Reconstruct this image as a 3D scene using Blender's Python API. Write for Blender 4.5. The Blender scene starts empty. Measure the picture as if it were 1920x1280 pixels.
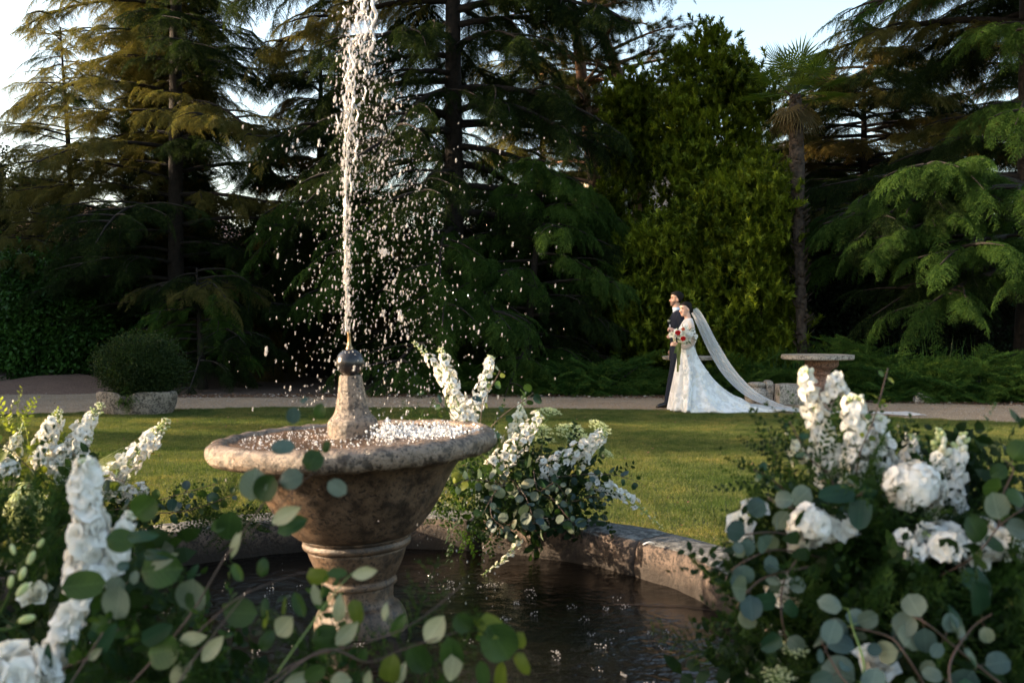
import bpy, math, random
import numpy as np
from mathutils import Vector, Matrix, Euler

R = math.radians
rnd = random.Random(7)
C = bpy.context.scene.collection
S = bpy.context.scene

# ------------------------------------------------------------------ camera, light, exposure
F = 1866.7          # focal length in photograph pixels (35 mm lens)
CH = 1.31           # camera height
HY = 610.0          # horizon row
cam_d = bpy.data.cameras.new('camera')
cam = bpy.data.objects.new('camera', cam_d)
C.objects.link(cam)
cam.location = (0, 0, CH)
cam.rotation_euler = (R(90), 0, 0)
cam_d.lens = 35
cam_d.sensor_width = 36
cam_d.shift_y = -30 / 1920
cam_d.clip_start = 0.05
cam_d.clip_end = 800
cam_d.dof.use_dof = True
cam_d.dof.focus_distance = 15.0
cam_d.dof.aperture_fstop = 4.5
S.camera = cam

SUN_EL, SUN_AZ = 15.0, -86.0       # azimuth clockwise from +Y
world = bpy.data.worlds.new('World')
S.world = world
world.use_nodes = True
wn = world.node_tree
wn.nodes.clear()
sky = wn.nodes.new('ShaderNodeTexSky')
sky.sky_type = 'NISHITA'
sky.sun_disc = False
sky.sun_elevation = R(SUN_EL)
sky.sun_rotation = R(SUN_AZ)
sky.air_density = 1.0
sky.dust_density = 2.0
sky.ozone_density = 1.5
bg = wn.nodes.new('ShaderNodeBackground')
bg.inputs['Strength'].default_value = 0.15
wo = wn.nodes.new('ShaderNodeOutputWorld')
wb = wn.nodes.new('ShaderNodeMix')          # white balance for daylight shade, the same all over the sky
wb.data_type = 'RGBA'
wb.blend_type = 'MULTIPLY'
wb.inputs[0].default_value = 1
wb.inputs[7].default_value = (1.13, 1.0, .86, 1)
wn.links.new(sky.outputs[0], wb.inputs[6])
wn.links.new(wb.outputs[2], bg.inputs[0])
wn.links.new(bg.outputs[0], wo.inputs[0])

sun_d = bpy.data.lights.new('sun', 'SUN')
sun_d.energy = 4.1
sun_d.angle = R(0.6)
sun_d.color = (1.0, 0.78, 0.54)
sun = bpy.data.objects.new('sun', sun_d)
C.objects.link(sun)
_sd = Vector((math.sin(R(SUN_AZ)) * math.cos(R(SUN_EL)), math.cos(R(SUN_AZ)) * math.cos(R(SUN_EL)), math.sin(R(SUN_EL))))
sun.rotation_euler = _sd.to_track_quat('Z', 'Y').to_euler()
sun.location = _sd * 60

S.view_settings.view_transform = 'Standard'
S.view_settings.look = 'None'
S.view_settings.exposure = 1.95
S.view_settings.gamma = 1
S.cycles.max_bounces = 6
S.cycles.diffuse_bounces = 3
S.cycles.glossy_bounces = 3
S.cycles.transmission_bounces = 4
S.cycles.transparent_max_bounces = 12
S.cycles.sample_clamp_indirect = 4
S.cycles.use_denoising = True
S.cycles.caustics_reflective = False
S.cycles.caustics_refractive = False


def P(px, py, d):
    return Vector(((px - 960) / F * d, d, CH - (py - HY) / F * d))


# ------------------------------------------------------------------ materials
def nt_new(name):
    m = bpy.data.materials.new(name)
    m.use_nodes = True
    t = m.node_tree
    t.nodes.clear()
    out = t.nodes.new('ShaderNodeOutputMaterial')
    return m, t, out


def N(t, kind, **kw):
    n = t.nodes.new(kind)
    for k, v in kw.items():
        if k in n.inputs:
            n.inputs[k].default_value = v
        else:
            setattr(n, k, v)
    return n


def rgba(c):
    return (c[0], c[1], c[2], 1)


def noise(t, co, scale, detail=4, rough=.55):
    n = N(t, 'ShaderNodeTexNoise', Scale=scale, Detail=detail, Roughness=rough)
    t.links.new(co, n.inputs['Vector'])
    return n.outputs['Fac']


def ramp(t, fac, stops):
    r = t.nodes.new('ShaderNodeValToRGB')
    e = r.color_ramp.elements
    while len(e) < len(stops):
        e.new(.5)
    for i, (p, c) in enumerate(stops):
        e[i].position = p
        e[i].color = rgba(c)
    t.links.new(fac, r.inputs[0])
    return r.outputs[0]


def mixc(t, fac, a, b, mode='MIX'):
    m = t.nodes.new('ShaderNodeMix')
    m.data_type = 'RGBA'
    m.blend_type = mode
    for s, v in ((0, fac), (6, a), (7, b)):
        if isinstance(v, (int, float)):
            m.inputs[s].default_value = v
        elif isinstance(v, tuple):
            m.inputs[s].default_value = rgba(v)
        else:
            t.links.new(v, m.inputs[s])
    return m.outputs[2]


def bump(t, h, strength, dist):
    b = N(t, 'ShaderNodeBump', Strength=strength, Distance=dist)
    t.links.new(h, b.inputs['Height'])
    return b.outputs[0]


def simple(name, col, col2=None, scale=8, rough=.6, bmp=None, spec=.4, metal=0, coat=0, sss=0):
    m, t, out = nt_new(name)
    p = N(t, 'ShaderNodeBsdfPrincipled', Roughness=rough, Metallic=metal)
    p.inputs['Specular IOR Level'].default_value = spec
    p.inputs['Coat Weight'].default_value = coat
    if sss:
        p.inputs['Subsurface Weight'].default_value = sss
        p.inputs['Subsurface Radius'].default_value = (.01, .004, .002)
    g = t.nodes.new('ShaderNodeNewGeometry')
    f = noise(t, g.outputs['Position'], scale)
    c2 = col2 or tuple(v * .75 for v in col)
    t.links.new(ramp(t, f, [(.35, c2), (.65, col)]), p.inputs['Base Color'])
    if bmp:
        t.links.new(bump(t, noise(t, g.outputs['Position'], bmp[0], 5, .65), bmp[1], bmp[2]), p.inputs['Normal'])
    t.links.new(p.outputs[0], out.inputs[0])
    return m


def leafmat(name, c1, c2, c3=None, scale=3., trans=.35, rough=.5, spec=.35, fine=25., tcol=None):
    """Thin leaf: reflects and lets some light through."""
    m, t, out = nt_new(name)
    g = t.nodes.new('ShaderNodeNewGeometry')
    a = noise(t, g.outputs['Position'], scale, 3)
    b = noise(t, g.outputs['Position'], fine, 2)
    col = ramp(t, a, [(.35, c1), (.65, c2)])
    if c3:
        col = mixc(t, ramp(t, b, [(.5, (0, 0, 0)), (.7, (1, 1, 1))]), col, c3)
    p = N(t, 'ShaderNodeBsdfPrincipled', Roughness=rough)
    p.inputs['Specular IOR Level'].default_value = spec * .45
    t.links.new(col, p.inputs['Base Color'])
    tr = t.nodes.new('ShaderNodeBsdfTranslucent')
    tc = mixc(t, 1., col, tcol or (1.6, 1.5, .7), 'MULTIPLY')
    t.links.new(tc, tr.inputs['Color'])
    mx = N(t, 'ShaderNodeMixShader', Fac=trans)
    t.links.new(p.outputs[0], mx.inputs[1])
    t.links.new(tr.outputs[0], mx.inputs[2])
    t.links.new(mx.outputs[0], out.inputs[0])
    return m


def stonemat(name, light, mid, dark, speck=60., rough=.75, bs=.6, wet=0.0, lichen=None, dist=.01, top=None):
    m, t, out = nt_new(name)
    g = t.nodes.new('ShaderNodeNewGeometry')
    pos = g.outputs['Position']
    big = noise(t, pos, 4.5, 6, .65)
    fine = noise(t, pos, speck, 4, .7)
    col = ramp(t, big, [(.3, mid), (.5, light), (.7, mid)])
    sp = ramp(t, fine, [(.40, (1, 1, 1)), (.47, (0, 0, 0))])
    col = mixc(t, sp, col, dark)
    patch = ramp(t, noise(t, pos, 15., 7, .8), [(.50, (0, 0, 0)), (.58, (1, 1, 1))])
    col = mixc(t, patch, col, tuple(v * .38 for v in mid))
    if lichen:
        lp = ramp(t, noise(t, pos, 17., 6, .7), [(.56, (0, 0, 0)), (.6, (1, 1, 1))])
        col = mixc(t, lp, col, lichen)
    if top:      # lichen crust on the upward faces
        sx = t.nodes.new('ShaderNodeSeparateXYZ')
        t.links.new(g.outputs['True Normal'], sx.inputs[0])
        ad = t.nodes.new('ShaderNodeMath')
        ad.operation = 'ADD'
        nz = t.nodes.new('ShaderNodeMath')
        nz.operation = 'MULTIPLY'
        nz.inputs[1].default_value = .5
        t.links.new(noise(t, pos, 14., 6, .7), nz.inputs[0])
        t.links.new(sx.outputs[2], ad.inputs[0])
        t.links.new(nz.outputs[0], ad.inputs[1])
        crust = ramp(t, noise(t, pos, 26., 6, .75), [(.42, top[0]), (.5, top[1]), (.6, top[2])])
        col = mixc(t, ramp(t, ad.outputs[0], [(.98, (0, 0, 0)), (1.12, (1, 1, 1))]), col, crust)
    p = N(t, 'ShaderNodeBsdfPrincipled', Roughness=rough)
    if wet:
        wp = ramp(t, noise(t, pos, 9., 4), [(.4, (wet,) * 3), (.65, (rough,) * 3)])
        t.links.new(wp, p.inputs['Roughness'])
    t.links.new(col, p.inputs['Base Color'])
    h = t.nodes.new('ShaderNodeMath')
    h.operation = 'ADD'
    t.links.new(fine, h.inputs[0])
    h2 = noise(t, pos, 22., 8, .8)
    t.links.new(h2, h.inputs[1])
    t.links.new(bump(t, h.outputs[0], bs, dist), p.inputs['Normal'])
    t.links.new(p.outputs[0], out.inputs[0])
    return m


# ------------------------------------------------------------------ mesh helpers
class MB:
    """Collects geometry in world coordinates and links it as one mesh object."""
    def __init__(s):
        s.v, s.f, s.n = [], [], 0

    def add(s, verts, faces):
        o = s.n
        s.v.extend([tuple(x) for x in verts])
        s.f.extend([tuple(i + o for i in f) for f in faces])
        s.n += len(verts)

    def tube(s, pts, rad, seg=6, cap=True):
        pts = [Vector(p) for p in pts]
        n = len(pts)
        if not hasattr(rad, '__len__'):
            rad = [rad] * n
        V, Fc = [], []
        up = None
        for i, p in enumerate(pts):
            d = (pts[min(i + 1, n - 1)] - pts[max(i - 1, 0)])
            d = d.normalized() if d.length > 1e-9 else Vector((0, 0, 1))
            if up is None:
                up = Vector((0, 0, 1)) if abs(d.z) < .9 else Vector((1, 0, 0))
            a = d.cross(up)
            a = a.normalized() if a.length > 1e-6 else d.orthogonal().normalized()
            b = a.cross(d).normalized()
            up = b
            for k in range(seg):
                t = 2 * math.pi * k / seg
                V.append(p + (a * math.cos(t) + b * math.sin(t)) * rad[i])
        for i in range(n - 1):
            for k in range(seg):
                k2 = (k + 1) % seg
                Fc.append((i * seg + k, i * seg + k2, (i + 1) * seg + k2, (i + 1) * seg + k))
        if cap:
            Fc.append(tuple(range(seg))[::-1])
            Fc.append(tuple((n - 1) * seg + k for k in range(seg)))
        s.add(V, Fc)

    def lathe(s, prof, seg=48, center=(0, 0, 0), jit=0., cap=True):
        cx, cy, cz = center
        V, Fc = [], []
        for (r, z) in prof:
            for k in range(seg):
                a = 2 * math.pi * k / seg
                rr = r
                if jit and r > 0.01:
                    rr += jit * (math.sin(a * 3 + z * 9) * .5 + math.sin(a * 7 + z * 23 + 1.3) * .35 + math.sin(a * 13 + z * 5) * .25)
                V.append((cx + rr * math.cos(a), cy + rr * math.sin(a), cz + z))
        n = len(prof)
        for i in range(n - 1):
            for k in range(seg):
                k2 = (k + 1) % seg
                Fc.append((i * seg + k, i * seg + k2, (i + 1) * seg + k2, (i + 1) * seg + k))
        Fc.append(tuple(range(seg))[::-1])
        if cap:
            Fc.append(tuple((n - 1) * seg + k for k in range(seg)))
        s.add(V, Fc)

    def rings(s, rings, close=True, cap=True):
        n, m = len(rings), len(rings[0])
        V = [p for r in rings for p in r]
        Fc = []
        for i in range(n - 1):
            for k in range(m if close else m - 1):
                k2 = (k + 1) % m
                Fc.append((i * m + k, i * m + k2, (i + 1) * m + k2, (i + 1) * m + k))
        if cap and close:
            Fc.append(tuple(range(m))[::-1])
            Fc.append(tuple((n - 1) * m + k for k in range(m)))
        s.add(V, Fc)

    def ball(s, c, r, seg=10, rg=7, sc=(1, 1, 1)):
        c = Vector(c)
        rr = []
        for i in range(rg + 1):
            t = math.pi * (i + .02) / (rg + .04)
            rr.append([(c.x + r * sc[0] * math.sin(t) * math.cos(2 * math.pi * k / seg),
                        c.y + r * sc[1] * math.sin(t) * math.sin(2 * math.pi * k / seg),
                        c.z - r * sc[2] * math.cos(t)) for k in range(seg)])
        s.rings(rr)

    def box(s, x0, x1, y0, y1, z0, z1):
        s.add([(x, y, z) for z in (z0, z1) for x, y in ((x0, y0), (x1, y0), (x1, y1), (x0, y1))],
              [(3, 2, 1, 0), (4, 5, 6, 7), (0, 1, 5, 4), (1, 2, 6, 5), (2, 3, 7, 6), (3, 0, 4, 7)])

    def mesh(s, name, mat, smooth=True, off=Vector((0, 0, 0))):
        me = bpy.data.meshes.new(name)
        me.from_pydata([(x - off[0], y - off[1], z - off[2]) for x, y, z in s.v], [], s.f)
        if mat:
            me.materials.append(mat)
        if smooth:
            me.polygons.foreach_set('use_smooth', [True] * len(me.polygons))
        me.validate()
        return me

    def build(s, name, mat, parent=None, smooth=True):
        off = rootloc(parent) if parent else Vector((0, 0, 0))
        o = bpy.data.objects.new(name, s.mesh(name, mat, smooth, off))
        C.objects.link(o)
        o.parent = parent
        return o


def rootloc(o):
    v = Vector((0, 0, 0))
    while o is not None:
        v += Vector(o.location)
        o = o.parent
    return v


def place(name, me, parent, wloc, rot=(0, 0, 0), sc=1.0):
    o = bpy.data.objects.new(name, me)
    C.objects.link(o)
    o.parent = parent
    o.location = Vector(wloc) - (rootloc(parent) if parent else Vector((0, 0, 0)))
    o.rotation_euler = rot
    o.scale = (sc,) * 3 if not hasattr(sc, '__len__') else sc
    return o


def tag(o, label=None, cat=None, group=None, kind=None):
    for k, v in (('label', label), ('category', cat), ('group', group), ('kind', kind)):
        if v:
            o[k] = v
    return o


def empty(name, loc, label, cat, group=None):
    o = bpy.data.objects.new(name, None)
    C.objects.link(o)
    o.location = loc
    o.empty_display_size = .2
    return tag(o, label, cat, group)


def tris_mesh(name, V, mat):
    """V: array (n,3,3) of loose triangles."""
    V = np.asarray(V, dtype=np.float32).reshape(-1, 3)
    n = len(V) // 3
    me = bpy.data.meshes.new(name)
    me.vertices.add(n * 3)
    me.vertices.foreach_set('co', V.ravel())
    me.loops.add(n * 3)
    me.loops.foreach_set('vertex_index', np.arange(n * 3, dtype=np.int32))
    me.polygons.add(n)
    me.polygons.foreach_set('loop_start', np.arange(0, n * 3, 3, dtype=np.int32))
    me.update(calc_edges=True)
    if mat:
        me.materials.append(mat)
    return me


_grp = {}


def scatter_group(protos):
    key = tuple(p.name for p in protos)
    if key in _grp:
        return _grp[key]
    ng = bpy.data.node_groups.new('scatter', 'GeometryNodeTree')
    ng.interface.new_socket('Geometry', in_out='INPUT', socket_type='NodeSocketGeometry')
    ng.interface.new_socket('Geometry', in_out='OUTPUT', socket_type='NodeSocketGeometry')
    gi = ng.nodes.new('NodeGroupInput')
    go = ng.nodes.new('NodeGroupOutput')
    join = ng.nodes.new('GeometryNodeJoinGeometry')
    for p in reversed(protos):
        oi = ng.nodes.new('GeometryNodeObjectInfo')
        oi.inputs['Object'].default_value = p
        gti = ng.nodes.new('GeometryNodeGeometryToInstance')
        ng.links.new(oi.outputs['Geometry'], gti.inputs[0])
        ng.links.new(gti.outputs[0], join.inputs[0])
    iop = ng.nodes.new('GeometryNodeInstanceOnPoints')
    iop.inputs['Pick Instance'].default_value = True

    def att(nm, ty):
        a = ng.nodes.new('GeometryNodeInputNamedAttribute')
        a.data_type = ty
        a.inputs[0].default_value = nm
        return [x for x in a.outputs if x.enabled and x.name == 'Attribute'][0]
    ng.links.new(gi.outputs[0], iop.inputs['Points'])
    ng.links.new(join.outputs[0], iop.inputs['Instance'])
    ng.links.new(att('idx', 'INT'), iop.inputs['Instance Index'])
    e2r = ng.nodes.new('FunctionNodeEulerToRotation')
    ng.links.new(att('rot', 'FLOAT_VECTOR'), e2r.inputs[0])
    ng.links.new(e2r.outputs[0], iop.inputs['Rotation'])
    ng.links.new(att('scl', 'FLOAT'), iop.inputs['Scale'])
    ng.links.new(iop.outputs[0], go.inputs[0])
    _grp[key] = ng
    return ng


def scatter(name, pts, rots, scl, protos, parent=None, seed=0, mat=None):
    """One stuff object that repeats prototype sprays at many points (geometry nodes)."""
    n = len(pts)
    off = np.array(rootloc(parent)) if parent else np.zeros(3)
    me = bpy.data.meshes.new(name)
    me.vertices.add(n)
    me.vertices.foreach_set('co', (np.asarray(pts, dtype=np.float32) - off).astype(np.float32).ravel())
    a = me.attributes.new('rot', 'FLOAT_VECTOR', 'POINT')
    a.data.foreach_set('vector', np.asarray(rots, dtype=np.float32).ravel())
    a = me.attributes.new('scl', 'FLOAT', 'POINT')
    a.data.foreach_set('value', np.asarray(scl, dtype=np.float32).ravel())
    a = me.attributes.new('idx', 'INT', 'POINT')
    rs = np.random.RandomState(seed + n)
    a.data.foreach_set('value', rs.randint(0, len(protos), n).astype(np.int32))
    o = bpy.data.objects.new(name, me)
    C.objects.link(o)
    o.parent = parent
    o['kind'] = 'stuff'
    md = o.modifiers.new('scatter', 'NODES')
    md.node_group = scatter_group(protos)
    return o


def proto(name, me):
    return bpy.data.objects.new(name, me)      # never linked to the scene: only repeated by scatter()


# ------------------------------------------------------------------ foliage prototypes
def norm(a):
    return a / (np.linalg.norm(a, axis=-1, keepdims=True) + 1e-9)


def needles(base, direc, length, width, rs):
    """Thin triangles from base along direc."""
    direc = norm(direc)
    side = norm(np.cross(direc, rs.normal(size=direc.shape)))
    w = np.asarray(width).reshape(-1, 1) if hasattr(width, '__len__') else width
    l = np.asarray(length).reshape(-1, 1) if hasattr(length, '__len__') else length
    return np.stack([base - side * w * .5, base + side * w * .5, base + direc * l], axis=1)


def cedar_spray(seed, L=1.0, droop=.25, nt=24, hang=.5, nl=.05, nw=.011, dens=1., flat=.25, twl=.36):
    rs = np.random.RandomState(seed)
    out = []
    bend = rs.uniform(-.12, .12)
    def axis(t):
        return np.stack([L * t, bend * L * np.sin(t * 2.5), -droop * L * t ** 2], axis=-1)
    ts = np.linspace(0, 1, 10)
    ap = axis(ts)
    for i in range(9):
        for s in (0, 1):
            w = .012 * (1 - ts[i] * .7) * L
            o = np.array([0, w, 0]) if s else np.array([0, 0, w])
            out.append(np.stack([[ap[i] - o, ap[i] + o, ap[i + 1]]])[0][None])
    for i in range(nt):
        for sd in (-1, 1):
            t = (i + rs.uniform(0, .9)) / nt
            p0 = axis(np.array([t]))[0]
            l = L * (twl * (1 - t) ** .8 + .05) * rs.uniform(.6, 1.15)
            a = R(rs.uniform(38, 70)) * sd
            n = max(3, int(l / .022 * dens))
            u = np.linspace(0.05, 1, n)[:, None]
            d = np.array([math.cos(a), math.sin(a), rs.uniform(-.15, .15)])
            p = p0 + d * l * u + np.array([0, 0, -1]) * (hang * l * u ** 2)
            tan = norm(d + np.array([0, 0, -2 * hang]) * u)
            for k in range(3):
                dd = tan + rs.normal(size=p.shape) * np.array([.55, .55, flat + .3])
                out.append(needles(p, dd, rs.uniform(.6, 1.3, n) * nl, nw, rs))
            out.append(np.stack([p[:-1], p[:-1] + [0, 0, .006], p[1:]], axis=1))
    tip = axis(np.linspace(.3, 1, 14))
    for k in range(4):
        dd = np.array([1, 0, -.4]) + rs.normal(size=tip.shape) * .5
        out.append(needles(tip, dd, rs.uniform(.6, 1.3, 14) * nl, nw, rs))
    return np.concatenate(out)


def leaf_tris(base, direc, up, length, width):
    """Pointed leaves of 4 triangles, slightly folded; arrays (n,3)."""
    d = norm(direc)
    s = norm(np.cross(d, up))
    u = norm(np.cross(s, d))
    l = np.asarray(length).reshape(-1, 1)
    w = np.asarray(width).reshape(-1, 1)
    m1 = base + d * l * .3 + u * l * .03
    m2 = base + d * l * .7 + u * l * .0
    tip = base + d * l - u * l * .08
    a1, b1 = m1 - s * w * .5 + u * w * .12, m1 + s * w * .5 + u * w * .12
    a2, b2 = m2 - s * w * .42 + u * w * .08, m2 + s * w * .42 + u * w * .08
    T = [np.stack(x, axis=1) for x in ((base, b1, a1), (a1, b1, b2), (a1, b2, a2), (a2, b2, tip))]
    return np.concatenate(T)


def rosette_clump(seed, nr=4, nlv=34, size=.13, leaf=(.105, .019), spread=.15):
    """Upright whorls of strap leaves, as on a yew pine."""
    rs = np.random.RandomState(seed)
    out = []
    for r in range(nr):
        c = rs.normal(size=3) * spread * np.array([1, 1, .8])
        ax = norm(np.array([rs.normal() * .35, rs.normal() * .35, 1.]))
        h = rs.uniform(.0, size, nlv)
        d = norm(rs.normal(size=(nlv, 3)))
        d = norm(d - (d @ ax)[:, None] * ax * 1. + ax * rs.uniform(.35, 1.5, nlv)[:, None])
        b = c + ax * h[:, None]
        out.append(leaf_tris(b, d, np.tile(ax, (nlv, 1)) + .01, rs.uniform(.7, 1.1, nlv) * leaf[0], np.full(nlv, leaf[1])))
    return np.concatenate(out)


def leafball(seed, n=60, rad=.2, leaf=(.07, .04), flat=.8):
    rs = np.random.RandomState(seed)
    b = rs.normal(size=(n, 3)) * rad * .5 * np.array([1, 1, flat])
    d = norm(b + rs.normal(size=(n, 3)) * rad * .5 + np.array([0, 0, -.05]))
    up = np.tile([0, 0, 1.], (n, 1)) + rs.normal(size=(n, 3)) * .4
    return leaf_tris(b, d, up, rs.uniform(.6, 1.1, n) * leaf[0], rs.uniform(.7, 1.1, n) * leaf[1])


def pine_tuft(seed, n=70, l=.13):
    rs = np.random.RandomState(seed)
    d = norm(rs.normal(size=(n, 3)) + np.array([.9, 0, .3]))
    b = rs.uniform(0, .09, (n, 1)) * np.array([[1, 0, .2]])
    out = [needles(b, d, rs.uniform(.7, 1.1, n) * l, .005, rs)]
    return np.concatenate(out)


def sprig(seed, n=16, L=.22, leaf=(.028, .014)):
    """Little leafy stem for the arrangements, along +X."""
    rs = np.random.RandomState(seed)
    t = np.linspace(.08, 1, n)[:, None]
    p = np.concatenate([t * L, np.sin(t * 3) * .01, -.06 * t ** 2 * L * 4], axis=1)
    sd = np.where(np.arange(n) % 2, 1, -1)[:, None]
    d = np.concatenate([np.full((n, 1), .7), sd * 1., rs.normal(size=(n, 1)) * .5], axis=1)
    out = [leaf_tris(p, d, np.tile([0, 0, 1.], (n, 1)) + rs.normal(size=(n, 3)) * .4, rs.uniform(.7, 1.2, n) * leaf[0], np.full(n, leaf[1]))]
    out.append(np.stack([p[:-1], p[:-1] + [0, .0015, .0015], p[1:]], axis=1))
    return np.concatenate(out)
# ------------------------------------------------------------------ materials of the place
M = {}
M['cedar'] = leafmat('cedar_needles', (0.0080, 0.0176, 0.0056), (0.0192, 0.0368, 0.0096), (0.0440, 0.0680, 0.0176), 1.3, .35, .6, .2, 9.)
M['cedar_gold'] = leafmat('golden_needles', (.085, .088, .028), (.155, .140, .048), (.045, .058, .018), 1.3, .42, .6, .2, 5.)  # golden sunlight put into the needle colour
M['cedar_fresh'] = leafmat('fresh_cedar_needles', (0.0240, 0.0560, 0.0128), (0.0496, 0.1000, 0.0208), (0.0800, 0.1360, 0.0280), 1.5, .35, .6, .2, 9.)
M['rust'] = leafmat('rusty_foliage', (.075, .062, .020), (.150, .105, .034), (.045, .055, .018), 1.5, .45, .6, .2, 6.)  # cypress brown, and the far tree's amber backlight put into colour
M['yewpine'] = leafmat('yew_pine_leaves', (.022, .046, .005), (.145, .195, .018), (.30, .36, .042), 1.3, .4, .45, .35, 6.)
M['laurel'] = leafmat('laurel_leaves', (0.0240, 0.0680, 0.0144), (0.0560, 0.1360, 0.0256), None, 1.5, .3, .35, .5)
M['juniper'] = leafmat('juniper_needles', (0.0224, 0.0624, 0.0128), (0.0560, 0.1160, 0.0224), (0.1040, 0.1600, 0.0280), 1.6, .3, .6, .2, 7.)
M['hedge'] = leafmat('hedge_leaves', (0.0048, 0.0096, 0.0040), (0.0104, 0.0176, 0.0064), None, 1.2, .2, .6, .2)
M['pine'] = leafmat('pine_needles', (0.0400, 0.0496, 0.0160), (0.0720, 0.0720, 0.0240), None, 1.2, .4, .6, .2)
M['bark'] = simple('dark_bark', (0.0240, 0.0176, 0.0136), (0.0096, 0.0072, 0.0056), 9, .9, (22, .9, .03))
M['pinebark'] = simple('pine_bark', (.30, .17, .10), (.13, .075, .05), 7, .9, (15, .9, .03))
M['palmbark'] = simple('palm_bark', (.075, .055, .042), (.022, .016, .013), 14, .9, (25, .9, .03))
M['palm'] = leafmat('palm_leaf', (.045, .085, .014), (.10, .145, .024), None, 2, .35, .45, .4)
M['palmdry'] = leafmat('dry_palm_leaf', (.06, .048, .022), (.12, .09, .04), None, 2, .3, .6, .3)
M['grass'] = leafmat('grass', (.040, .070, .016), (.095, .124, .034), (.20, .195, .105), 5., .35, .6, .2, 60.)


def grasspatches(m):
    # broad drifts of tired and fresh grass
    t = m.node_tree
    pr_ = [n for n in t.nodes if n.type == 'BSDF_PRINCIPLED'][0]
    mul = [n for n in t.nodes if n.type == 'MIX'][-1]
    src = pr_.inputs['Base Color'].links[0].from_socket
    g = t.nodes.new('ShaderNodeNewGeometry')
    f = noise(t, g.outputs['Position'], .9, 7, .7)
    c = mixc(t, 1., src, ramp(t, f, [(.34, (.55, .72, .55)), (.5, (1, 1, 1)), (.64, (1.75, 1.35, 1.3))]), 'MULTIPLY')
    t.links.new(c, pr_.inputs['Base Color'])
    t.links.new(c, mul.inputs[6])


grasspatches(M['grass'])


def groundmat():
    m, t, out = nt_new('lawn_soil')
    g = t.nodes.new('ShaderNodeNewGeometry')
    c = ramp(t, noise(t, g.outputs['Position'], 30, 5), [(.35, (.025, .035, .010)), (.65, (.06, .075, .018))])
    p = N(t, 'ShaderNodeBsdfPrincipled', Roughness=.95)
    t.links.new(c, p.inputs['Base Color'])
    t.links.new(p.outputs[0], out.inputs[0])
    return m


M['lawn'] = groundmat()


def gravelmat(name, a, b, c):
    m, t, out = nt_new(name)
    g = t.nodes.new('ShaderNodeNewGeometry')
    pos = g.outputs['Position']
    col = ramp(t, noise(t, pos, 1.2, 5, .7), [(.35, a), (.6, b)])
    col = mixc(t, ramp(t, noise(t, pos, 45, 4, .7), [(.42, (1, 1, 1)), (.52, (0, 0, 0))]), col, c)
    p = N(t, 'ShaderNodeBsdfPrincipled', Roughness=.9)
    t.links.new(col, p.inputs['Base Color'])
    t.links.new(bump(t, noise(t, pos, 60, 4, .7), .9, .03), p.inputs['Normal'])
    t.links.new(p.outputs[0], out.inputs[0])
    return m


M['gravel'] = gravelmat('path_gravel', (.37, .26, .165), (.51, .37, .245), (.17, .115, .07))
M['soil'] = gravelmat('leafy_soil', (.07, .042, .028), (.12, .072, .048), (.025, .016, .011))
M['pebble'] = simple('pebble', (.52, .44, .37), (.22, .17, .13), 60, .8)
M['granite'] = stonemat('wet_granite', (.27, .195, .14), (.125, .085, .058), (.03, .022, .018), 70., .55, .7, wet=.18, dist=.012)
M['bowlstone'] = stonemat('stained_granite', (.155, .098, .060), (.085, .055, .035), (.03, .02, .015), 60., .6, .5, wet=.35)
M['coping'] = stonemat('coping_granite', (.140, .098, .074), (.072, .049, .037), (.018, .013, .011), 55., .8, .8, dist=.015, top=((.035, .035, .035), (.10, .10, .095), (.20, .195, .18)))
def damp_foot(m, z0, z1, col):
    # algae and damp climbing the stone from the waterline, with a ragged edge
    t = m.node_tree
    p = [n for n in t.nodes if n.type == 'BSDF_PRINCIPLED'][0]
    src = p.inputs['Base Color'].links[0].from_socket
    g = t.nodes.new('ShaderNodeNewGeometry')
    sx = t.nodes.new('ShaderNodeSeparateXYZ')
    t.links.new(g.outputs['Position'], sx.inputs[0])
    a = t.nodes.new('ShaderNodeMath')
    a.operation = 'MULTIPLY_ADD'
    a.inputs[1].default_value = -.16
    t.links.new(noise(t, g.outputs['Position'], 7., 6, .7), a.inputs[0])
    t.links.new(sx.outputs[2], a.inputs[2])
    mr = t.nodes.new('ShaderNodeMapRange')
    mr.inputs[1].default_value = z0
    mr.inputs[2].default_value = z1
    t.links.new(a.outputs[0], mr.inputs[0])
    t.links.new(mixc(t, mr.outputs[0], col, src), p.inputs['Base Color'])


damp_foot(M['coping'], .03, .11, (.028, .020, .015))
M['grey'] = stonemat('grey_granite', (.44, .39, .33), (.32, .28, .24), (.10, .09, .08), 40., .85, .7)
M['trough'] = stonemat('rough_trough', (.26, .22, .18), (.17, .14, .115), (.05, .045, .04), 34., .9, .9)
M['redstone'] = stonemat('reddish_stone', (.30, .18, .13), (.22, .13, .10), (.08, .05, .04), 40., .85, .6)
M['metal'] = simple('dark_metal_ball', (.035, .032, .034), (.02, .018, .02), 20, .22, (40, .2, .01), .6, .3)
M['brass'] = simple('brass', (.35, .24, .12), (.2, .13, .07), 30, .4, None, .5, .8)

# ------------------------------------------------------------------ ground
EDGE = [(-60, 13.2), (-11, 13.6), (-7.4, 14.35), (-5.5, 15.25), (-3.9, 15.75), (0.3, 15.55), (2.4, 15.2), (4.9, 14.3), (6.8, 13.25), (12, 11.2), (60, 0)]
FAR = [(-60, 27), (-11, 26), (-9.3, 23.0), (-7.5, 19.5), (-6.2, 18.3), (0.3, 18.6), (3, 18.0), (6.5, 17.1), (8.4, 16.5), (13, 15), (60, 4)]


def interp(tab, x):
    for (a, b), (c, d) in zip(tab, tab[1:]):
        if x <= c:
            return b + (d - b) * (x - a) / (c - a)
    return tab[-1][1]


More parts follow.
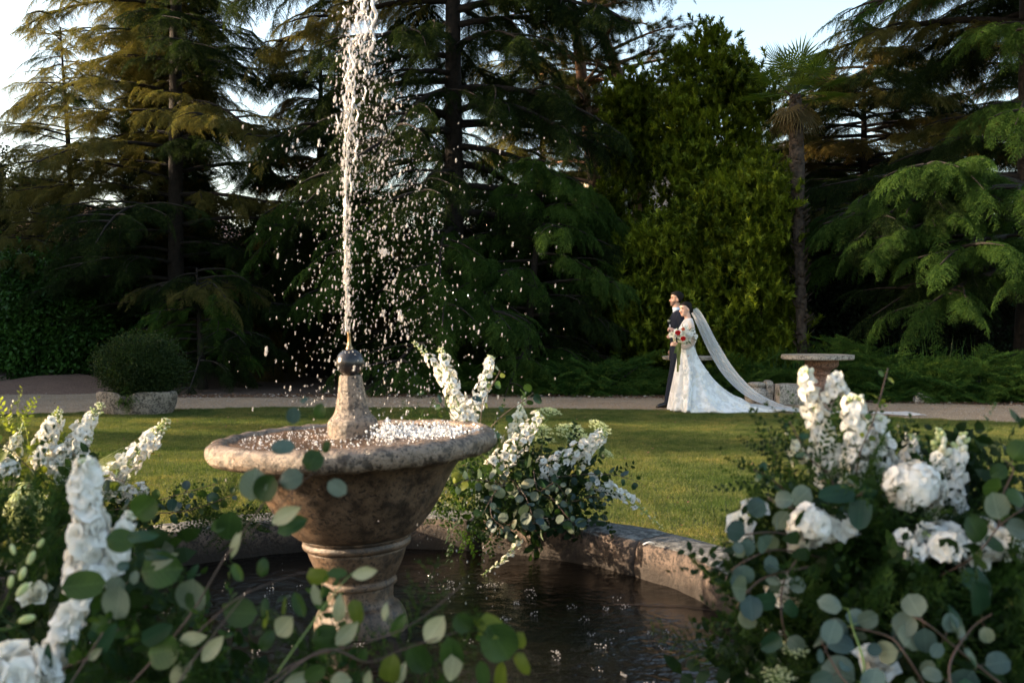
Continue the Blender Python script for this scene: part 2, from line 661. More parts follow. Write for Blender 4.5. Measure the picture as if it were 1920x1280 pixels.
g = MB()
g.add([(-300, -100, -.30), (300, -100, -.30), (300, 500, -.30), (-300, 500, -.30)], [(0, 1, 2, 3)])
tag(g.build('ground', M['soil']), kind='structure')

XS = [-60, -30, -20, -15] + [x * .5 for x in range(-24, 25)] + [15, 20, 30, 60]


def sheet(name, mat, y0f, y1f, z, ny=12, bumpy=0.):
    m = MB()
    V, Fc = [], []
    for x in XS:
        for j in range(ny + 1):
            t = j / ny
            y = y0f(x) * (1 - t) + y1f(x) * t
            zz = z + bumpy * (math.sin(x * 1.7 + y * .9) * .5 + math.sin(x * .6 - y * 1.4)) * min(t, 1)
            V.append((x, y, zz))
    for i in range(len(XS) - 1):
        for j in range(ny):
            a = i * (ny + 1) + j
            Fc.append((a, a + ny + 1, a + ny + 2, a + 1))
    m.add(V, Fc)
    return tag(m.build(name, mat), kind='structure')


# the lawn has a round hole where the pool lies
PC = (-.63, 3.95)
RO, RI = 1.88, 1.58
m = MB()
V, Fc = [], []
K = 96
for k in range(K):
    a = 2 * math.pi * k / K
    ca, sa = math.cos(a), math.sin(a)
    V.append((PC[0] + (RO - .05) * ca, PC[1] + (RO - .05) * sa, 0))
    # outer boundary: the lawn's outline met by this ray
    far = 0
    s_ = 0.
    while s_ < 70:
        s_ += .1
        x, y = PC[0] + s_ * ca, PC[1] + s_ * sa
        if y > interp(EDGE, max(-60, min(60, x))) or y < -8 or abs(x) > 40:
            break
    V.append((PC[0] + s_ * ca, PC[1] + s_ * sa, 0))
for k in range(K):
    a, b = 2 * k, 2 * ((k + 1) % K)
    Fc.append((a, a + 1, b + 1, b))
m.add(V, Fc)
tag(m.build('lawn', M['lawn']), kind='structure')
sheet('gravel_path', M['gravel'], lambda x: interp(EDGE, x) - .12, lambda x: interp(FAR, x), -.006, 14, .004)
sheet('planting_bed', M['soil'], lambda x: interp(FAR, x) - .15, lambda x: 60, -.002, 30, .02)

# grass blades
gp = []
for sd in range(4):
    rs = np.random.RandomState(50 + sd)
    n = 2600
    b = np.stack([rs.uniform(0, .5, n), rs.uniform(0, .5, n), np.zeros(n)], axis=1)
    d = norm(np.stack([rs.normal(size=n) * .45, rs.normal(size=n) * .45, np.ones(n)], axis=1))
    gp.append(proto('grass_patch', tris_mesh('grass_patch', needles(b, d, rs.uniform(.018, .042, n), .0045, rs), M['grass'])))
pts, rots = [], []
for ix in range(-26, 26):
    for iy in range(6, 34):
        x, y = ix * .5, iy * .5
        if abs(x) > .56 * (y + .5) + .6:
            continue
        cx, cy = x + .25, y + .25
        if cy > interp(EDGE, cx) - .2 + .0 and cy > interp(EDGE, cx) + .25:
            continue
        rr = math.hypot(cx - PC[0], cy - PC[1])
        if rr < RO + .2:
            continue
        q = rnd.randint(0, 3)
        o = [(0, 0), (.5, 0), (.5, .5), (0, .5)][q]
        pts.append((x + o[0], min(y, interp(EDGE, cx) - .42) + o[1], 0))
        rots.append((0, 0, q * math.pi / 2))
o = scatter('grass', pts, rots, np.ones(len(pts)), gp, seed=1)
# rough grass close against the pool's stones and ragged lawn edge
rs = np.random.RandomState(3)
B, D, Ln = [], [], []
for k in range(26000):
    a = rs.uniform(0, 2 * math.pi)
    r_ = rs.uniform(RO - .02, RO + .42)
    B.append((PC[0] + r_ * math.cos(a), PC[1] + r_ * math.sin(a), 0))
    Ln.append(rs.uniform(.02, .05))
for k in range(9000):
    x = rs.uniform(-8.5, 7.5)
    B.append((x, interp(EDGE, x) + .07 * math.sin(x * 3.1) + .04 * math.sin(x * 11) - abs(rs.normal()) * .12 + .03, 0))
    Ln.append(rs.uniform(.02, .055))
B = np.array(B)
D = norm(np.stack([rs.normal(size=len(B)) * .5, rs.normal(size=len(B)) * .5, np.ones(len(B))], axis=1))
o = bpy.data.objects.new('grass', tris_mesh('grass', needles(B, D, np.array(Ln), .005, rs), M['grass']))
C.objects.link(o)
o['kind'] = 'stuff'

# pebbles
oct_v = np.array([(1, 0, 0), (0, 1, 0), (-1, 0, 0), (0, -1, 0), (0, 0, .7), (0, 0, -.4)], dtype=float)
oct_f = [(0, 1, 4), (1, 2, 4), (2, 3, 4), (3, 0, 4), (1, 0, 5), (2, 1, 5), (3, 2, 5), (0, 3, 5)]
oct_t = np.array([[oct_v[i] for i in f] for f in oct_f])


def blobs(centers, sizes, rs, stretch=(1, 1, 1), rotz=True):
    n = len(centers)
    T = np.tile(oct_t[None], (n, 1, 1, 1)) * np.asarray(sizes).reshape(-1, 1, 1, 1) * np.array(stretch)
    T = T * rs.uniform(.7, 1.3, (n, 1, 1, 3))
    if rotz:
        a = rs.uniform(0, 6.28, n)
        c, s = np.cos(a)[:, None, None], np.sin(a)[:, None, None]
        X, Y = T[..., 0] * c - T[..., 1] * s, T[..., 0] * s + T[..., 1] * c
        T = np.stack([X, Y, T[..., 2]], axis=-1)
    return (T + np.asarray(centers)[:, None, None, :]).reshape(-1, 3, 3)


rs = np.random.RandomState(8)
n = 14000
x = rs.uniform(-10, 9.5, n)
e0 = np.array([interp(EDGE, v) for v in x])
e1 = np.array([interp(FAR, v) for v in x])
y = e0 + (e1 - e0) * rs.uniform(0, 1.15, n)
cen = np.stack([x, y, np.full(n, .002)], axis=1)
o = bpy.data.objects.new('gravel', tris_mesh('gravel', blobs(cen, np.abs(rs.normal(size=n)) * .006 + .004, rs, (1, 1, .7)), M['pebble']))
C.objects.link(o)
o['kind'] = 'stuff'
# fallen leaves and bark bits at the edge of the bed
n = 9000
x = rs.uniform(-10, 9.5, n)
y = np.array([interp(FAR, v) for v in x]) + rs.normal(size=n) * .22 + .05
b = np.stack([x, y, np.full(n, .012)], axis=1)
d = norm(rs.normal(size=(n, 3)) * np.array([1, 1, .25]))
M['litter'] = leafmat('dead_leaves', (.10, .05, .03), (.22, .13, .08), None, 40, .1, .8, .2)
n2 = 420
x2 = rs.uniform(-9, 8, n2)
y2 = rs.uniform(6.2, 17.5, n2)
b2_ = np.stack([x2, y2, np.where(y2 > 15.3, .012, .035)], axis=1)
ok = np.array([math.hypot(u - PC[0], w - PC[1]) > RO + .1 for u, w in zip(x2, y2)])
b = np.concatenate([b, b2_[ok]])
d = norm(rs.normal(size=(len(b), 3)) * np.array([1, 1, .25]))
n = len(b)
o = bpy.data.objects.new('leaf_litter', tris_mesh('leaf_litter', leaf_tris(b, d, np.tile([0, 0, 1.], (n, 1)) + rs.normal(size=(n, 3)) * .3, rs.uniform(.02, .05, n), np.full(n, .018)), M['litter']))
C.objects.link(o)
o['kind'] = 'stuff'

# earth bank at the left end of the path, hill far behind
m = MB()
V, Fc = [], []
nx, ny = 26, 14
for i in range(nx + 1):
    for j in range(ny + 1):
        u, v = i / nx, j / ny
        x = -14 + 6.2 * u
        y = 18.8 + 7 * v
        z = .26 * math.sin(math.pi * min(1, v * 1.3)) * math.sin(math.pi * min(1, (1 - u) * 1.6)) + .03 * math.sin(x * 5) * math.sin(y * 4) - .03
        V.append((x, y, z + .0))
for i in range(nx):
    for j in range(ny):
        a = i * (ny + 1) + j
        Fc.append((a, a + ny + 1, a + ny + 2, a + 1))
m.add(V, Fc)
M['bank'] = gravelmat('red_earth', (.20, .115, .08), (.27, .16, .11), (.09, .05, .035))
tag(m.build('earth_bank', M['bank']), kind='structure')
m = MB()
V, Fc = [], []
for i in range(61):
    x = -140 + 280 * i / 60
    h = 13.5 + 4 * math.sin(x * .05 + 1) + 2 * math.sin(x * .13)
    if x < -5: h *= .8
    for j in range(9):
        v = j / 8
        V.append((x, 75 + 60 * v, -1 + (h + 1) * math.sin(v * math.pi / 2) + .5 * math.sin(x * .7 + v * 9)))
for i in range(60):
    for j in range(8):
        a = i * 9 + j
        Fc.append((a, a + 9, a + 10, a + 1))
m.add(V, Fc)
M['hill'] = simple('hill_scrub', (.30, .20, .13), (.12, .12, .06), .35, .95)
tag(m.build('hill', M['hill']), kind='structure')
# ------------------------------------------------------------------ trees
def protos_of(fn, cnt, mat, name, **kw):
    return [proto(name, tris_mesh(name, fn(100 + i, **kw), mat)) for i in range(cnt)]


PR = {}
CED = dict(droop=.38, hang=.60, nt=22)
PR['cedar'] = protos_of(cedar_spray, 5, M['cedar'], 'cedar_spray', **CED)
PR['cedar_gold'] = protos_of(cedar_spray, 4, M['cedar_gold'], 'golden_spray', **CED)
PR['cedar_fresh'] = protos_of(cedar_spray, 3, M['cedar_fresh'], 'fresh_spray', **CED)
PR['rust'] = protos_of(cedar_spray, 3, M['rust'], 'rusty_spray', droop=.4, hang=.8, nt=22)
PR['juniper'] = protos_of(cedar_spray, 4, M['juniper'], 'juniper_spray', droop=.15, hang=.1, nt=20, nl=.04, nw=.010, flat=.6)
PR['yewpine'] = protos_of(rosette_clump, 5, M['yewpine'], 'yew_pine_clump')
PR['laurel'] = protos_of(leafball, 4, M['laurel'], 'laurel_clump', leaf=(.10, .045), rad=.32, n=80)
PR['hedge'] = protos_of(leafball, 3, M['hedge'], 'hedge_clump', leaf=(.09, .05), rad=.5, n=260)
PR['pine'] = protos_of(pine_tuft, 4, M['pine'], 'pine_tuft')


def limb_path(p0, az, length, rise, droop, n=7, wig=.06, rs=None):
    pts = []
    for i in range(n + 1):
        t = i / n
        r_ = length * t
        w = wig * length * math.sin(t * 3 + p0[2]) * t
        pts.append(Vector((p0[0] + math.cos(az) * r_ - math.sin(az) * w, p0[1] + math.sin(az) * r_ + math.cos(az) * w,
                           p0[2] + rise * length * t - droop * length * t ** 2.2)))
    return pts


def conifer(name, label, X, Y, H, kinds, length, n_limbs, z0=.5, rise=.1, droop=.35, spray=1.0, dens=1.0, r0=.3, seed=1,
            lean=(0, 0), group=None, bark='bark', azr=None, sag=.1, sides=1, limbr=.045, cat='tree', extra=()):
    """Layered conifer: trunk, limbs, and sprays along limbs and side limbs. length(t) for t = height fraction."""
    rs = np.random.RandomState(seed)
    root = empty(name, (X, Y, 0), label, cat, group)
    tr = MB()
    tp = [Vector((X + lean[0] * z, Y + lean[1] * z, z)) for z in np.linspace(-.05, H, 12)]
    tr.tube(tp, [max(.02, r0 * (1 - i / 11.5) ** .8 * (1.25 if i == 0 else 1)) for i in range(12)], 12)
    tr.build('trunk', M[bark], root)
    lb = MB()
    groups = {}
    for i in range(n_limbs + len(extra)):
        t = (i + rs.uniform(0, 1)) / n_limbs
        z = z0 + (H - z0) * t
        L = length(t) * rs.uniform(.6, 1.15)
        az = (i * 2.39996 + rs.uniform(-.9, .9)) if azr is None else R(rs.uniform(*azr))
        if i >= n_limbs:
            z, az, L = extra[i - n_limbs]
            az, t = R(az), (z - z0) / (H - z0)
        p0 = (X + lean[0] * z, Y + lean[1] * z, z)
        path = limb_path(p0, az, L, rise + rs.uniform(-.14, .22), droop * rs.uniform(.5, 1.4))
        lb.tube(path, [limbr * (L / 3) ** .7 * (1 - k / 7.6) + .006 for k in range(8)], 5)
        kd = kinds[rs.randint(len(kinds))] if isinstance(kinds, (list, tuple)) else kinds(az, t, rs)
        G = groups.setdefault(kd, ([], [], []))
        runs = [(path, az, 1.0)]
        for q_ in range(int(2 + L * 1.3 * dens)):
            u = rs.uniform(.22, .9)
            k = min(6, int(u * 7))
            q = path[k].lerp(path[k + 1], u * 7 - k)
            sd = 1 if q_ % 2 else -1
            l2 = (L * .42 * (1.15 - u) + .35) * rs.uniform(.7, 1.2)
            az2 = az + sd * rs.uniform(.55, 1.15)
            p2 = limb_path((q.x, q.y, q.z), az2, l2, rs.uniform(-.1, .15), droop * rs.uniform(.5, 1.1), wig=.1)
            lb.tube(p2, [limbr * .4 * (L / 3) ** .7 * (1 - w / 7.6) + .004 for w in range(8)], 4, False)
            runs.append((p2, az2, .8))
        for pth, az_, k_ in runs:
            l_ = sum((pth[w + 1] - pth[w]).length for w in range(7))
            ns = max(3, int(l_ * 6.6 * dens))
            for s_ in range(ns):
                u = .10 + .90 * (s_ + rs.uniform(0, 1)) / ns
                k = min(6, int(u * 7))
                q = pth[k].lerp(pth[k + 1], u * 7 - k)
                dirv = pth[k + 1] - pth[k]
                pitch = math.atan2(-dirv.z, math.hypot(dirv.x, dirv.y))
                off = rs.uniform(.25, 1.2) * rs.choice([-1, 1]) * (1 - .5 * u)
                G[0].append((q.x, q.y, q.z + rs.uniform(-.05, .05)))
                G[1].append((rs.uniform(-.5, .5), pitch * .6 + rs.uniform(-.2, .45) + sag, az_ + off))
                G[2].append(spray * .60 * k_ * rs.uniform(.6, 1.25))
    for kd, (a, b, c) in groups.items():
        scatter('crown', a, b, c, PR[kd], root, seed=seed)
    lb.build('limbs', M[bark], root)['kind'] = 'stuff'
    return root


def lit_left(kd_dark, kd_lit, p=.8, tmin=.25, fresh=True):  # sun-side limbs take golden needles: low sunlight painted into the crown
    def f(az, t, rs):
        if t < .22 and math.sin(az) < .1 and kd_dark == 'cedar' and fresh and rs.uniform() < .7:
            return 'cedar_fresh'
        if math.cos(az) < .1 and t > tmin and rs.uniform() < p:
            return kd_lit
        return kd_lit if rs.uniform() < .12 else kd_dark
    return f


TG = 'conifers round the garden'
# small thin conifer far left
conifer('conifer', 'slim pale conifer with bare leaning trunk at the far left edge', -10.3, 24, 8.5, ['cedar', 'cedar_gold', 'cedar_gold'], lambda t: 1.9 * (1 - t) ** .6 + .4, 70,
        2.6, .1, .15, .75, .8, .13, 11, (-.07, 0), TG, limbr=.03)
# tall dense columnar cypress
PR['cypress'] = PR['rust'][:2] + PR['cedar'][:3]
def column_tree(name, label, X, Y, H, rad, kd, n, seed, lean=0):
    rs = np.random.RandomState(seed)
    root = empty(name, (X, Y, 0), label, 'tree')
    tr = MB()
    tr.tube([(X + lean * z, Y, z) for z in np.linspace(-.05, H, 6)], [.4, .36, .3, .22, .15, .05], 10)
    tr.build('trunk', M['bark'], root)
    a, b, c = [], [], []
    for i in range(n):
        z = rs.uniform(.6, H)
        az = rs.uniform(0, 2 * math.pi)
        rr = rad * (1 - max(0, z / H - .75) * 3) * math.sqrt(rs.uniform(.25, 1))
        a.append((X + lean * z + rr * math.cos(az) * .8, Y + rr * math.sin(az) * .8, z))
        b.append((rs.uniform(-.4, .4), R(rs.uniform(-75, -30)), az + rs.uniform(-.5, .5)))
        c.append(rs.uniform(.45, .75))
    scatter('crown', a, b, c, PR[kd], root, seed=seed)
    return root


column_tree('cypress_tree', 'tall dense columnar cypress with rust brown foliage behind the left cedar', -8.75, 25.2, 15.5, 1.15, 'cypress', 4200, 21)
column_tree('cypress_tree', 'low dark cypress in front of the pink roof, left of the small leaning conifer', -14.2, 30, 5.6, 1.5, 'cypress', 1300, 22)
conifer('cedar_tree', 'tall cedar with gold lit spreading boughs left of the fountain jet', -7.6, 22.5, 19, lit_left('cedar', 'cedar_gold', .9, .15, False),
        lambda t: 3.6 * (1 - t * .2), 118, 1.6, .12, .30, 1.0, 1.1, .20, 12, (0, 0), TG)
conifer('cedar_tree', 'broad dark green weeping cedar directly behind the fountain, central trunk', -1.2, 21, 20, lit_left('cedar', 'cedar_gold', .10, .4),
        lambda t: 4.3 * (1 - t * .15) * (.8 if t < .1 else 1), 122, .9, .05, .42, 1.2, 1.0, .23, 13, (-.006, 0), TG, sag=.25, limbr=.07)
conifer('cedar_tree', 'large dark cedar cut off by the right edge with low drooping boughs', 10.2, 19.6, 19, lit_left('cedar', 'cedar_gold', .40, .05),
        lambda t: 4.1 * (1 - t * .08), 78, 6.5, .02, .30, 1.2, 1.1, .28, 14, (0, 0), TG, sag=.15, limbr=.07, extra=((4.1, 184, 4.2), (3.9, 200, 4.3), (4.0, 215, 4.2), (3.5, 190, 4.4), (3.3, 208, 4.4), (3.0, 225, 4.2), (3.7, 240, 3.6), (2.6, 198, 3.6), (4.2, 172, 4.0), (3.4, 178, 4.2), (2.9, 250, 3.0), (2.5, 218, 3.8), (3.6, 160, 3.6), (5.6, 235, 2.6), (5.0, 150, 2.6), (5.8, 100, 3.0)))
# far tree on the right, its backlight painted as amber foliage
conifer('autumn_tree', 'rusty amber foliage tree glowing between the palm and the right cedar', 9.9, 28, 8.7, ['rust', 'cedar', 'cedar_gold', 'cedar'],
        lambda t: 4.8 * (1 - t * .4), 100, 2.0, .1, .2, 1.2, .9, .25, 15, (0, 0), None)
conifer('conifer', 'dark conifer far behind the right cedar, at the right edge', 14.6, 28, 10.5, ['cedar', 'cedar', 'rust'],
        lambda t: 3.6 * (1 - t * .4), 80, .6, .1, .2, 1.2, 1.0, .2, 25, (0, 0), TG)
conifer('conifer', 'dark conifer far behind the central cedar, left of the pines', .9, 29, 9.3, ['cedar', 'cedar', 'cedar_gold'],
        lambda t: 3.6 * (1 - t * .55) + .2, 84, .6, .1, .25, 1.1, 1.0, .2, 26, (0, 0), TG)
conifer('conifer', 'dark conifer filling the gap between the left cedar and the central cedar', -4.9, 25.5, 8.6, ['cedar', 'cedar', 'rust'],
        lambda t: 3.0 * (1 - t * .7) + .4, 84, .6, .1, .25, 1.0, 1.1, .22, 16, (0, 0), TG)
# low boughs in front, at the foot of the central cedar
conifer('weeping_conifer', 'low drooping green conifer left of the bride, at the path edge', .2, 20.0, 4.6, ['cedar_fresh', 'cedar', 'cedar_fresh'],
        lambda t: 2.2 * (1 - t * .6) + .1, 34, .5, .1, .35, .95, 1.2, .12, 17, (.1, 0), TG, sag=.3)
conifer('weeping_conifer', 'dark weeping conifer standing just behind the planted stone trough', -6.4, 20.6, 2.5, ['cedar', 'juniper'],
        lambda t: 1.5 * (1 - t * .5) + .2, 30, .5, .1, .4, .8, 1.1, .1, 18, (-.05, 0), TG, sag=.4)

# pines with reddish bark
def pine(label, pts, seed, H, sub):
    rs = np.random.RandomState(seed)
    root = empty('pine_tree', (pts[0][0], pts[0][1], 0), label, 'tree', 'red barked pines')
    tr = MB()
    pv = [Vector(p) for p in pts]
    k = len(pv)
    tr.tube(pv, [.20 * (1 - i / k) + .05 for i in range(k)], 10)
    tr.build('trunk', M['pinebark'], root)
    lb = MB()
    a, b, c = [], [], []
    for i in range(sub):
        u = rs.uniform(.33, 1)
        kk = min(k - 2, int(u * (k - 1)))
        p0 = pv[kk].lerp(pv[kk + 1], u * (k - 1) - kk)
        az = rs.uniform(0, 6.28)
        L = rs.uniform(1.2, 2.8) * (1.2 - .5 * u)
        path = limb_path(p0, az, L, rs.uniform(.2, .6), .2, wig=.15)
        lb.tube(path, [.045 * (1 - q / 8) + .006 for q in range(8)], 5)
        for s_ in range(int(L * 9)):
            q = rs.uniform(.3, 1)
            kq = min(6, int(q * 7))
            pp = path[kq].lerp(path[kq + 1], q * 7 - kq)
            az2 = az + rs.uniform(-1.3, 1.3)
            l2 = rs.uniform(.15, .6)
            e = pp + Vector((math.cos(az2) * l2, math.sin(az2) * l2, rs.uniform(-.1, .25)))
            lb.tube([pp, pp.lerp(e, .5) + Vector((0, 0, .03)), e], [.012, .008, .004], 3, False)
            for w in range(3):
                ee = pp.lerp(e, rs.uniform(.6, 1.05))
                a.append(tuple(ee))
                b.append((rs.uniform(0, 6), rs.uniform(-.8, .3), az2 + rs.uniform(-.6, .6)))
                c.append(rs.uniform(.9, 1.5))
    lb.build('limbs', M['pinebark'], root)['kind'] = 'stuff'
    scatter('crown', a, b, c, PR['pine'], root, seed=seed)


pine('pine with upright red trunk clothed in twigs, left of the two pines', [(2.2, 25, -.05), (2.1, 25, 2.5), (2.15, 25, 4.6), (1.9, 25, 6.3), (1.7, 25, 8), (1.35, 25, 10.5), (1.2, 25, 13)], 31, 12, 46)
pine('pine with forking bare branches against the sky, right of the two pines', [(3.4, 25.5, -.05), (3.3, 25.5, 3), (3.3, 25.5, 5.6), (2.9, 25.5, 7.2), (2.5, 25.5, 8.3), (1.9, 25.5, 10), (1.6, 25.5, 12.5)], 32, 12, 44)

# yew pines: upright masses of yellow green rosettes
def clumpy(name, label, X, Y, H, rx, ry, kd, n, seed, group=None, zlo=.1, cat='tree', shape=None, bark='bark', pr=None, trunk=True, sc=(.8, 1.5), lumps=28, up=.5):
    rs = np.random.RandomState(seed)
    root = empty(name, (X, Y, 0), label, cat, group)
    if trunk:
        tr = MB()
        for j in range(4 if H > 3 else 2):
            a = rs.uniform(0, 6.28)
            tr.tube([(X + .15 * math.cos(a), Y + .15 * math.sin(a), -.05), (X + rx * .3 * math.cos(a), Y + ry * .3 * math.sin(a), H * .4), (X + rx * .15 * math.cos(a), Y + ry * .2 * math.sin(a), H * .8)], [.03 * H ** .6, .02 * H ** .6, .01], 6)
        tr.build('trunk', M[bark], root)
    shape = shape or (lambda t: math.sqrt(max(0, 1 - (2 * t - 1) ** 2)) * .6 + .4)
    lc = []
    for i in range(lumps):
        t = rs.uniform(0, 1)
        az = rs.uniform(0, 6.28)
        q = shape(t) * rs.uniform(.45, .95)
        lc.append((X + rx * q * math.cos(az), Y + ry * q * math.sin(az), zlo + (H - zlo) * t, rs.uniform(.35, .75)))
    a, b, c = [], [], []
    mr = max(rx, .6) * .42
    for i in range(n):
        l = lc[rs.randint(lumps)]
        v = norm(rs.normal(size=3))
        v[2] = abs(v[2]) if rs.uniform() < .6 else v[2]
        r_ = mr * l[3] * 1.3 * rs.uniform(.75, 1.05)
        z = l[2] + v[2] * r_ * 1.25
        if z < zlo * .5 or z > H * 1.05:
            continue
        a.append((l[0] + v[0] * r_, l[1] + v[1] * r_, max(z, .03)))
        tilt = up
        b.append((-v[1] * tilt + rs.normal() * .2, v[0] * tilt + rs.normal() * .2, rs.uniform(0, 6.28)))
        c.append(rs.uniform(*sc))
    scatter('crown', a, b, c, PR[kd], root, seed=seed)
    return root


con = lambda t: (1 - t) ** .45 * (.78 + .25 * math.sin(t * 15)) + .10
YG = 'yew pines behind the couple'
clumpy('yew_pine', 'tallest pointed yew pine rising above the couple to the skyline', 3.95, 21.3, 7.15, 1.75, 1.2, 'yewpine', 1750, 41, YG, shape=con, lumps=44)
clumpy('yew_pine', 'bushy yellow green yew pine just right of the bride, beside the palm', 4.55, 19.6, 4.0, 1.15, .9, 'yewpine', 1500, 42, YG, lumps=40)
clumpy('yew_pine', 'narrow yew pine beside the palm crown, thinner than its neighbours', 5.0, 21.6, 6.6, .9, .8, 'yewpine', 1000, 43, YG, shape=con, lumps=36)
clumpy('yew_pine', 'low leafy yew pine directly behind the groom', 3.1, 19.9, 3.0, .95, .7, 'yewpine', 1000, 44, YG, lumps=30)
clumpy('yew_pine', 'shadowed yew pine to the left behind the groom, under the pines', 2.75, 22.6, 6.3, 1.3, .9, 'yewpine', 1300, 45, YG, shape=con, lumps=46)

# shrubs
clumpy('laurel_bush', 'glossy bright green laurel bush at the left edge above the earth bank', -10.9, 23.3, 2.75, 1.7, 1.1, 'laurel', 520, 51, None, cat='bush', lumps=40, up=.3)
def juniper(label, X, Y, W, D_, H, n, seed, kd='juniper', sc=(.45, .85)):
    rs = np.random.RandomState(seed)
    root = empty('juniper_bush', (X, Y, 0), label, 'bush', 'spreading junipers along the path')
    st = MB()
    for j in range(6):
        a = rs.uniform(0, 6.28)
        st.tube([(X, Y, -.02), (X + W * .3 * math.cos(a), Y + D_ * .3 * math.sin(a), H * .4), (X + W * .45 * math.cos(a), Y + D_ * .45 * math.sin(a), H * .7)], [.03, .02, .008], 5)
    st.build('stems', M['bark'], root)['kind'] = 'stuff'
    a, b, c = [], [], []
    for i in range(n):
        th = rs.uniform(0, 6.28)
        q = math.sqrt(rs.uniform(0, 1))
        x, y = q * math.cos(th), q * math.sin(th)
        hz = H * math.sqrt(max(0, 1 - q * q * .92)) * rs.uniform(.25, 1)
        a.append((X + x * W * .5, Y + y * D_ * .5, max(.04, hz - .12)))
        b.append((rs.uniform(-.6, .6), R(rs.uniform(-35, 20)), th + rs.uniform(-.7, .7)))
        c.append(rs.uniform(*sc))
    scatter('foliage', a, b, c, PR[kd], root, seed=seed)
    return root


juniper('spreading juniper along the path left of the groom, below the pines', 1.55, 19.3, 2.6, 1.3, .75, 330, 61)
juniper('juniper behind the train and veil, right of the half hidden stone slab', 4.3, 18.7, 1.9, 1.2, .72, 260, 62)
juniper('juniper with a raised tuft right behind the round stone table', 6.4, 18.6, 1.5, 1.0, 1.08, 230, 63)
juniper('juniper spilling over the right end of the round stone table', 7.1, 17.75, 1.7, 1.0, .78, 260, 64)
juniper('broad feathery juniper behind the pointed rock at right', 8.3, 17.6, 2.1, 1.2, .85, 330, 65)
juniper('feathery juniper cut off by the right edge, past the rock', 9.9, 17.2, 2.2, 1.3, .86, 330, 66)
juniper('low juniper at the foot of the central cedar, nearest the fountain spire', -.9, 19.6, 2.0, 1.1, .62, 240, 67)
# dark hedge added to stand for the black shade under the trees
HG = 'dark hedge behind the trees'
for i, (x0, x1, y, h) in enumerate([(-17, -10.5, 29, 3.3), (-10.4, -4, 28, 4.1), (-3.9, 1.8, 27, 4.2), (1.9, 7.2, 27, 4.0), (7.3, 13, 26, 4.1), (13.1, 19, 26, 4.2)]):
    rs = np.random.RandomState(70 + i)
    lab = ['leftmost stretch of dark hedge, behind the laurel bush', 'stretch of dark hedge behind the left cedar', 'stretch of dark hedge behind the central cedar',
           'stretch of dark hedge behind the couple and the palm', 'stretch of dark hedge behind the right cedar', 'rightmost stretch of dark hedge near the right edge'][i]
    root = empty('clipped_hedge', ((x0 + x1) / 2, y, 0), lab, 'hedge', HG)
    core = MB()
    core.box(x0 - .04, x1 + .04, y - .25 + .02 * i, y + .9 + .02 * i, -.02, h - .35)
    core.build('stems', M['bark'], root)['kind'] = 'stuff'  # solid dark box in place of stems, shutting out light from behind
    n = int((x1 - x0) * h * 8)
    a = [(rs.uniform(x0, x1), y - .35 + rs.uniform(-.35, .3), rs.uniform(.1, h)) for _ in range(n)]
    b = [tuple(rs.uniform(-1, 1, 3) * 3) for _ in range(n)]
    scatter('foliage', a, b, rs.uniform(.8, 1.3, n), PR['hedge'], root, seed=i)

# trees out of view on the left: the low sun comes past and through them; the last two are added to shade
for i, (x, y, h, L, dn) in enumerate([(-19.5, 17.6, 7.6, 2.2, .7), (-20, 21.3, 7.4, 2.2, .7), (-20, 25.6, 8.0, 2.2, .7), (-20.2, 30, 7.6, 2.2, .7), (-16.0, 12.4, 7.6, 2.5, .6), (-9.2, 1.6, 4.0, 1.1, 1.0)]):
    conifer('conifer', ['cedar off to the left shading the path, first of the row', 'cedar off to the left shading the path, second of the row', 'cedar off to the left shading the path, third of the row',
            'cedar off to the left shading the path, last of the row', 'thin conifer off to the left beside the lawn', 'short conifer off to the left, nearest the pool'][i], x, y, h, ['cedar'], lambda t, L=L: L * (1 - t * .75), 46, .6, .1, .25, 1.2, dn, .25, 90 + i, (0, 0), TG)

def shade_hedge(label, p0, p1, h, seed, dens=7):  # hedge added out of view to block the low sun
    rs = np.random.RandomState(seed)
    p0, p1 = np.array(p0, float), np.array(p1, float)
    L = np.linalg.norm(p1 - p0)
    d = (p1 - p0) / L
    nn = np.array([-d[1], d[0]])
    mid = (p0 + p1) / 2
    root = empty('clipped_hedge', (mid[0], mid[1], 0), label, 'hedge', 'clipped hedges left of the garden')
    m = MB()
    a, b = p0 + d * .3, p1 - d * .3
    q = [a - nn * .3, b - nn * .3, b + nn * .3, a + nn * .3]
    m.add([(x, y, z) for z in (-.02, h - .5) for x, y in q], [(3, 2, 1, 0), (4, 5, 6, 7), (0, 1, 5, 4), (1, 2, 6, 5), (2, 3, 7, 6), (3, 0, 4, 7)])
    m.build('stems', M['bark'], root, False)['kind'] = 'stuff'  # solid box in place of stems, blocking the sun
    n = int(L * h * dens)
    pts = []
    for _ in range(n):
        w = p0 + d * rs.uniform(0, L) + nn * rs.uniform(-.6, .6)
        pts.append((w[0], w[1], rs.uniform(.1, h)))
    scatter('foliage', pts, [tuple(rs.uniform(-3, 3, 3)) for _ in range(n)], rs.uniform(.8, 1.3, n), PR['hedge'], root, seed=seed)


shade_hedge('tall clipped hedge off to the left that shades the path and the couple', (-17, 14.6), (-17.5, 34), 7.2, 81)
shade_hedge('clipped hedge off to the left of the pool, shading the near flowers', (-8, .0), (-8.2, 3.5), 3.9, 82)

